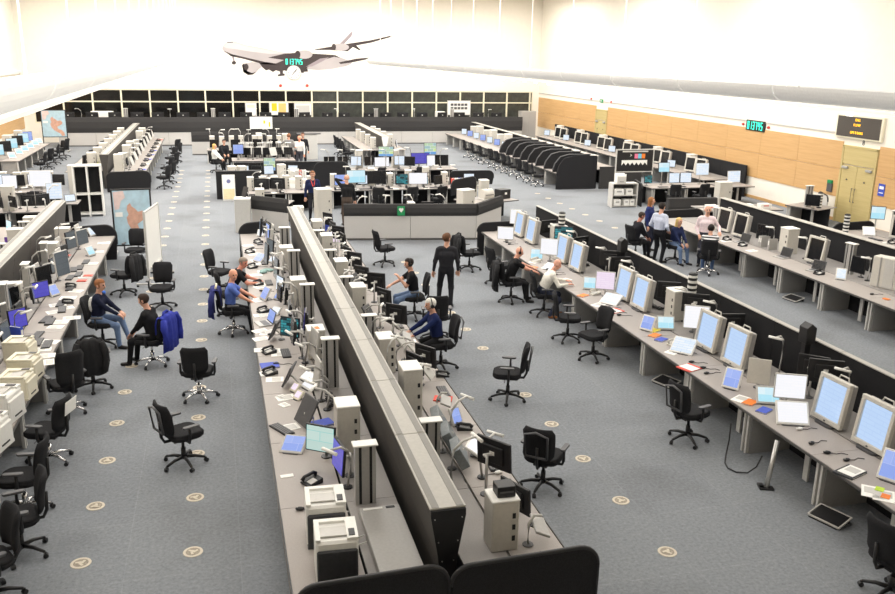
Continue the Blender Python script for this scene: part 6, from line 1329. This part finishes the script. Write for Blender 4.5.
# ---------------------------------------------------------------- people
SIT = dict(pelvis=(0, .06, .635))
M_stripe = bpy.data.materials.new('striped_cotton'); M_stripe.use_nodes = True
_nt = M_stripe.node_tree; _w = _nt.nodes.new('ShaderNodeTexWave'); _w.bands_direction = 'Z'; _w.inputs['Scale'].default_value = 4.5; _w.inputs['Distortion'].default_value = .4
_t = _nt.nodes.new('ShaderNodeTexCoord'); _nt.links.new(_t.outputs['Object'], _w.inputs['Vector']); _c = _nt.nodes.new('ShaderNodeValToRGB'); _c.color_ramp.interpolation = 'CONSTANT'
_c.color_ramp.elements[0].color = (.02, .02, .025, 1); _c.color_ramp.elements[1].position = .5; _c.color_ramp.elements[1].color = (.85, .85, .85, 1)
_nt.links.new(_w.outputs['Fac'], _c.inputs['Fac']); _nt.links.new(_c.outputs[0], _nt.nodes['Principled BSDF'].inputs['Base Color']); _nt.nodes['Principled BSDF'].inputs['Roughness'].default_value = .9
BK = (36, 36, 38); JE = (106, 126, 158)
def sit(label, x, y, rz, shirt, trousers, **k):
    k['sc'] = k.get('sc', 1.)*.95; k.setdefault('fl', (.14, -.42, 0)); k.setdefault('fr', (-.13, -.40, 0)); k.setdefault('hl', (.1, -.36, .66)); k.setdefault('hr', (-.1, -.36, .66))
    return person(label, (x, y, 0), R(rz), shirt, trousers, **SIT, **k)
def stand(label, x, y, rz, shirt, trousers, **k): return person(label, (x, y, 0), R(rz), shirt, trousers, **k)
o = sit('person in navy fleece with blue shoulders and jeans, seated', -2.45, 17.65, 78, (30, 34, 54), JE, hair=(150, 98, 62), lean=6, hl=(.02, -.46, .72), hr=(-.06, -.42, .7), fl=(.05, -.52, .12), fr=(-.14, -.38, 0), yaw=-10)
child('shoulder_panel', o, MB().sphere((.17, .02, 1.08), (.085, .1, .06), 10, 6).mesh('shoulder_panel', mat('bright_blue_fleece', (60, 110, 200), .9)), (0, 0, 0)); child('side_panel', o, MB().sphere((-.06, .13, .9), (.12, .06, .16), 10, 6).mesh('side_panel', M_white))
sit('person in black sweater seated before a royal blue coat', -1.42, 16.35, -112, BK, (32, 32, 34), hair=(52, 38, 30), lean=10, nod=10)
sit('bald person in blue T-shirt turning to look across the aisle', .12, 18.0, 88, (92, 116, 188), BK, style='bald', sleeve='short', yaw=-68, lean=6, hl=(.14, -.5, .76), hr=(-.2, -.42, .76), skin=(222, 160, 132))
sit('grey-haired person in black T-shirt leaning on the desk', .14, 19.35, 94, (34, 34, 36), BK, hair=(140, 128, 116), sleeve='short', lean=28, yaw=-45, hl=(.1, -.62, .8), hr=(-.2, -.58, .8), skin=(220, 150, 128))
stand('person in dark jacket standing with back turned on the radar aisle', 5.05, 19.05, 165, (48, 48, 52), (42, 42, 46), hair=(98, 66, 44), yaw=-35, fl=(.17, -.06, 0), fr=(-.12, .12, 0), hl=(.3, -.06, .86), hr=(-.28, -.1, .88))
sit('headset wearer in black T-shirt holding his chin'.replace('wearer', 'person'), 4.05, 18.3, -95, (34, 34, 36), JE, hair=(40, 32, 28), sleeve='short', headset=True, lean=8, hl=(.06, -.3, 1.02), hr=(-.1, -.5, .8), yaw=5)
sit('white-haired person in navy sweater wearing a headset', 3.78, 15.05, -88, (34, 44, 86), BK, hair=(225, 222, 215), headset=True, lean=10, hl=(.15, -.5, .76), hr=(-.15, -.5, .76))
sit('bald headset person in black T-shirt reaching over the radar desk', 6.72, 19.15, 84, (32, 32, 34), BK, style='bald', sleeve='short', headset=True, lean=18, hl=(.12, -.62, .84), hr=(-.18, -.58, .82), nod=8, skin=(226, 166, 142))
sit('bald person in white shirt bending over the radar desk', 7.12, 17.95, 80, (236, 232, 222), (52, 56, 72), style='bald', lean=27, hl=(.2, -.55, .82), hr=(-.2, -.52, .82), nod=14, skin=(226, 168, 146), shoe=(150, 92, 50), fr=(-.3, -.1, 0), fl=(.0, -.3, 0))
sit('person in dark suit seated with bowed head', 11.95, 22.95, 92, (40, 40, 46), (38, 38, 42), hair=(58, 44, 36), nod=22, lean=12, skin=(206, 140, 118))
stand('person in pale blue shirt and black trousers standing', 12.3, 22.25, 118, (200, 206, 224), (34, 34, 38), hair=(38, 30, 26), hl=(.22, -.16, .98), hr=(-.22, -.14, .98), nod=12)
stand('brown-haired person in navy top standing behind the dark suit', 12.75, 23.75, 40, (44, 54, 104), (44, 46, 60), hair=(146, 98, 58), style='long', female=True, sc=.96, yaw=20, hl=(.08, -.24, 1.2))
sit('fair-haired person in navy cardigan and jeans seated', 12.85, 22.2, 15, (42, 50, 84), JE, hair=(214, 182, 118), style='long', female=True, sc=.97, lean=8)
stand('bald person in pale pink shirt standing at the second row', 13.45, 21.65, -25, (232, 214, 218), (60, 62, 72), style='bald', hl=(.36, -.2, 1.05), hr=(-.2, -.16, .95))
sit('person in black and white striped shirt seated with back turned', 13.05, 20.75, 148, (220, 220, 220), (86, 108, 146), hair=(36, 30, 28), shirt_mat=M_stripe, lean=10)
stand('person in navy sweater with red lanyard standing', 3.15, 30.5, 5, (36, 44, 76), (40, 40, 46), hair=(126, 84, 58), lanyard=M_red, res=.014)
stand('person in black top and brown trousers raising a hand to his head', 4.2, 29.35, 178, (38, 38, 40), (92, 80, 72), hair=(150, 140, 132), style='bald', hl=(.14, -.2, 1.55), res=.014)
stand('person in grey shirt standing with back turned, arm out', 3.5, 45.0, 175, (140, 138, 136), (70, 68, 68), hair=(140, 96, 70), hl=(.55, -.3, 1.2), res=.018)
stand('bald person in white shirt facing the grey-shirted one', 3.95, 43.9, -35, (232, 230, 226), (70, 70, 76), style='bald', skin=(228, 160, 130), hr=(-.1, -.26, 1.2), res=.018)
stand('person in black top standing behind the white-shirted one', 4.25, 45.4, -15, (40, 40, 44), (44, 44, 48), hair=(90, 60, 44), res=.018)
chair(-.15, 43.9, R(70), 'black office chair of the fair-haired person in white', ''); chair(.3, 46.0, R(15), 'black office chair of the dark-haired person by the blue screen', '')
sit('fair-haired person in white top seated by the aisle', -.15, 43.9, 70, (232, 230, 226), BK, hair=(206, 168, 100), style='long', female=True, res=.018)
sit('dark-haired person in black seated by the blue screen', .3, 46.0, 15, (38, 38, 42), BK, hair=(34, 28, 26), res=.018)
# ---------------------------------------------------------------- groups and labels
# look-alikes that share a label form one group; those standing in one line are told apart by counting from the far windows
_cnt = {}
for o in ALL: _cnt.setdefault(o['label'], []).append(o)
_ord = 'nearest second third fourth fifth sixth seventh eighth ninth tenth eleventh twelfth thirteenth fourteenth fifteenth sixteenth seventeenth eighteenth nineteenth twentieth'.split()+['twenty-'+w for w in 'first second third fourth fifth sixth seventh eighth ninth'.split()]
for lb, os_ in _cnt.items():
    if len(os_) < 2: continue
    for o in os_: o['group'] = lb
    if len(os_) > 29 or len(lb.split()) > 12: continue
    for ax, far in (('y', 'windows'), ('x', 'wood wall')):
        al = [getattr(o.location, ax) for o in os_]; ac = [o.location.x if ax == 'y' else o.location.y for o in os_]
        so = sorted(al); gap = min(b-a for a, b in zip(so, so[1:]))
        if max(ac)-min(ac) < 1.6 and gap > .08 and len(lb.split())+4+(ax == 'x') <= 16:
            for k, o in enumerate(sorted(os_, key=lambda q: -getattr(q.location, ax))):
                o['label'] = lb+', '+_ord[k]+(' to the ' if k == 0 else ' from the ')+far
            break
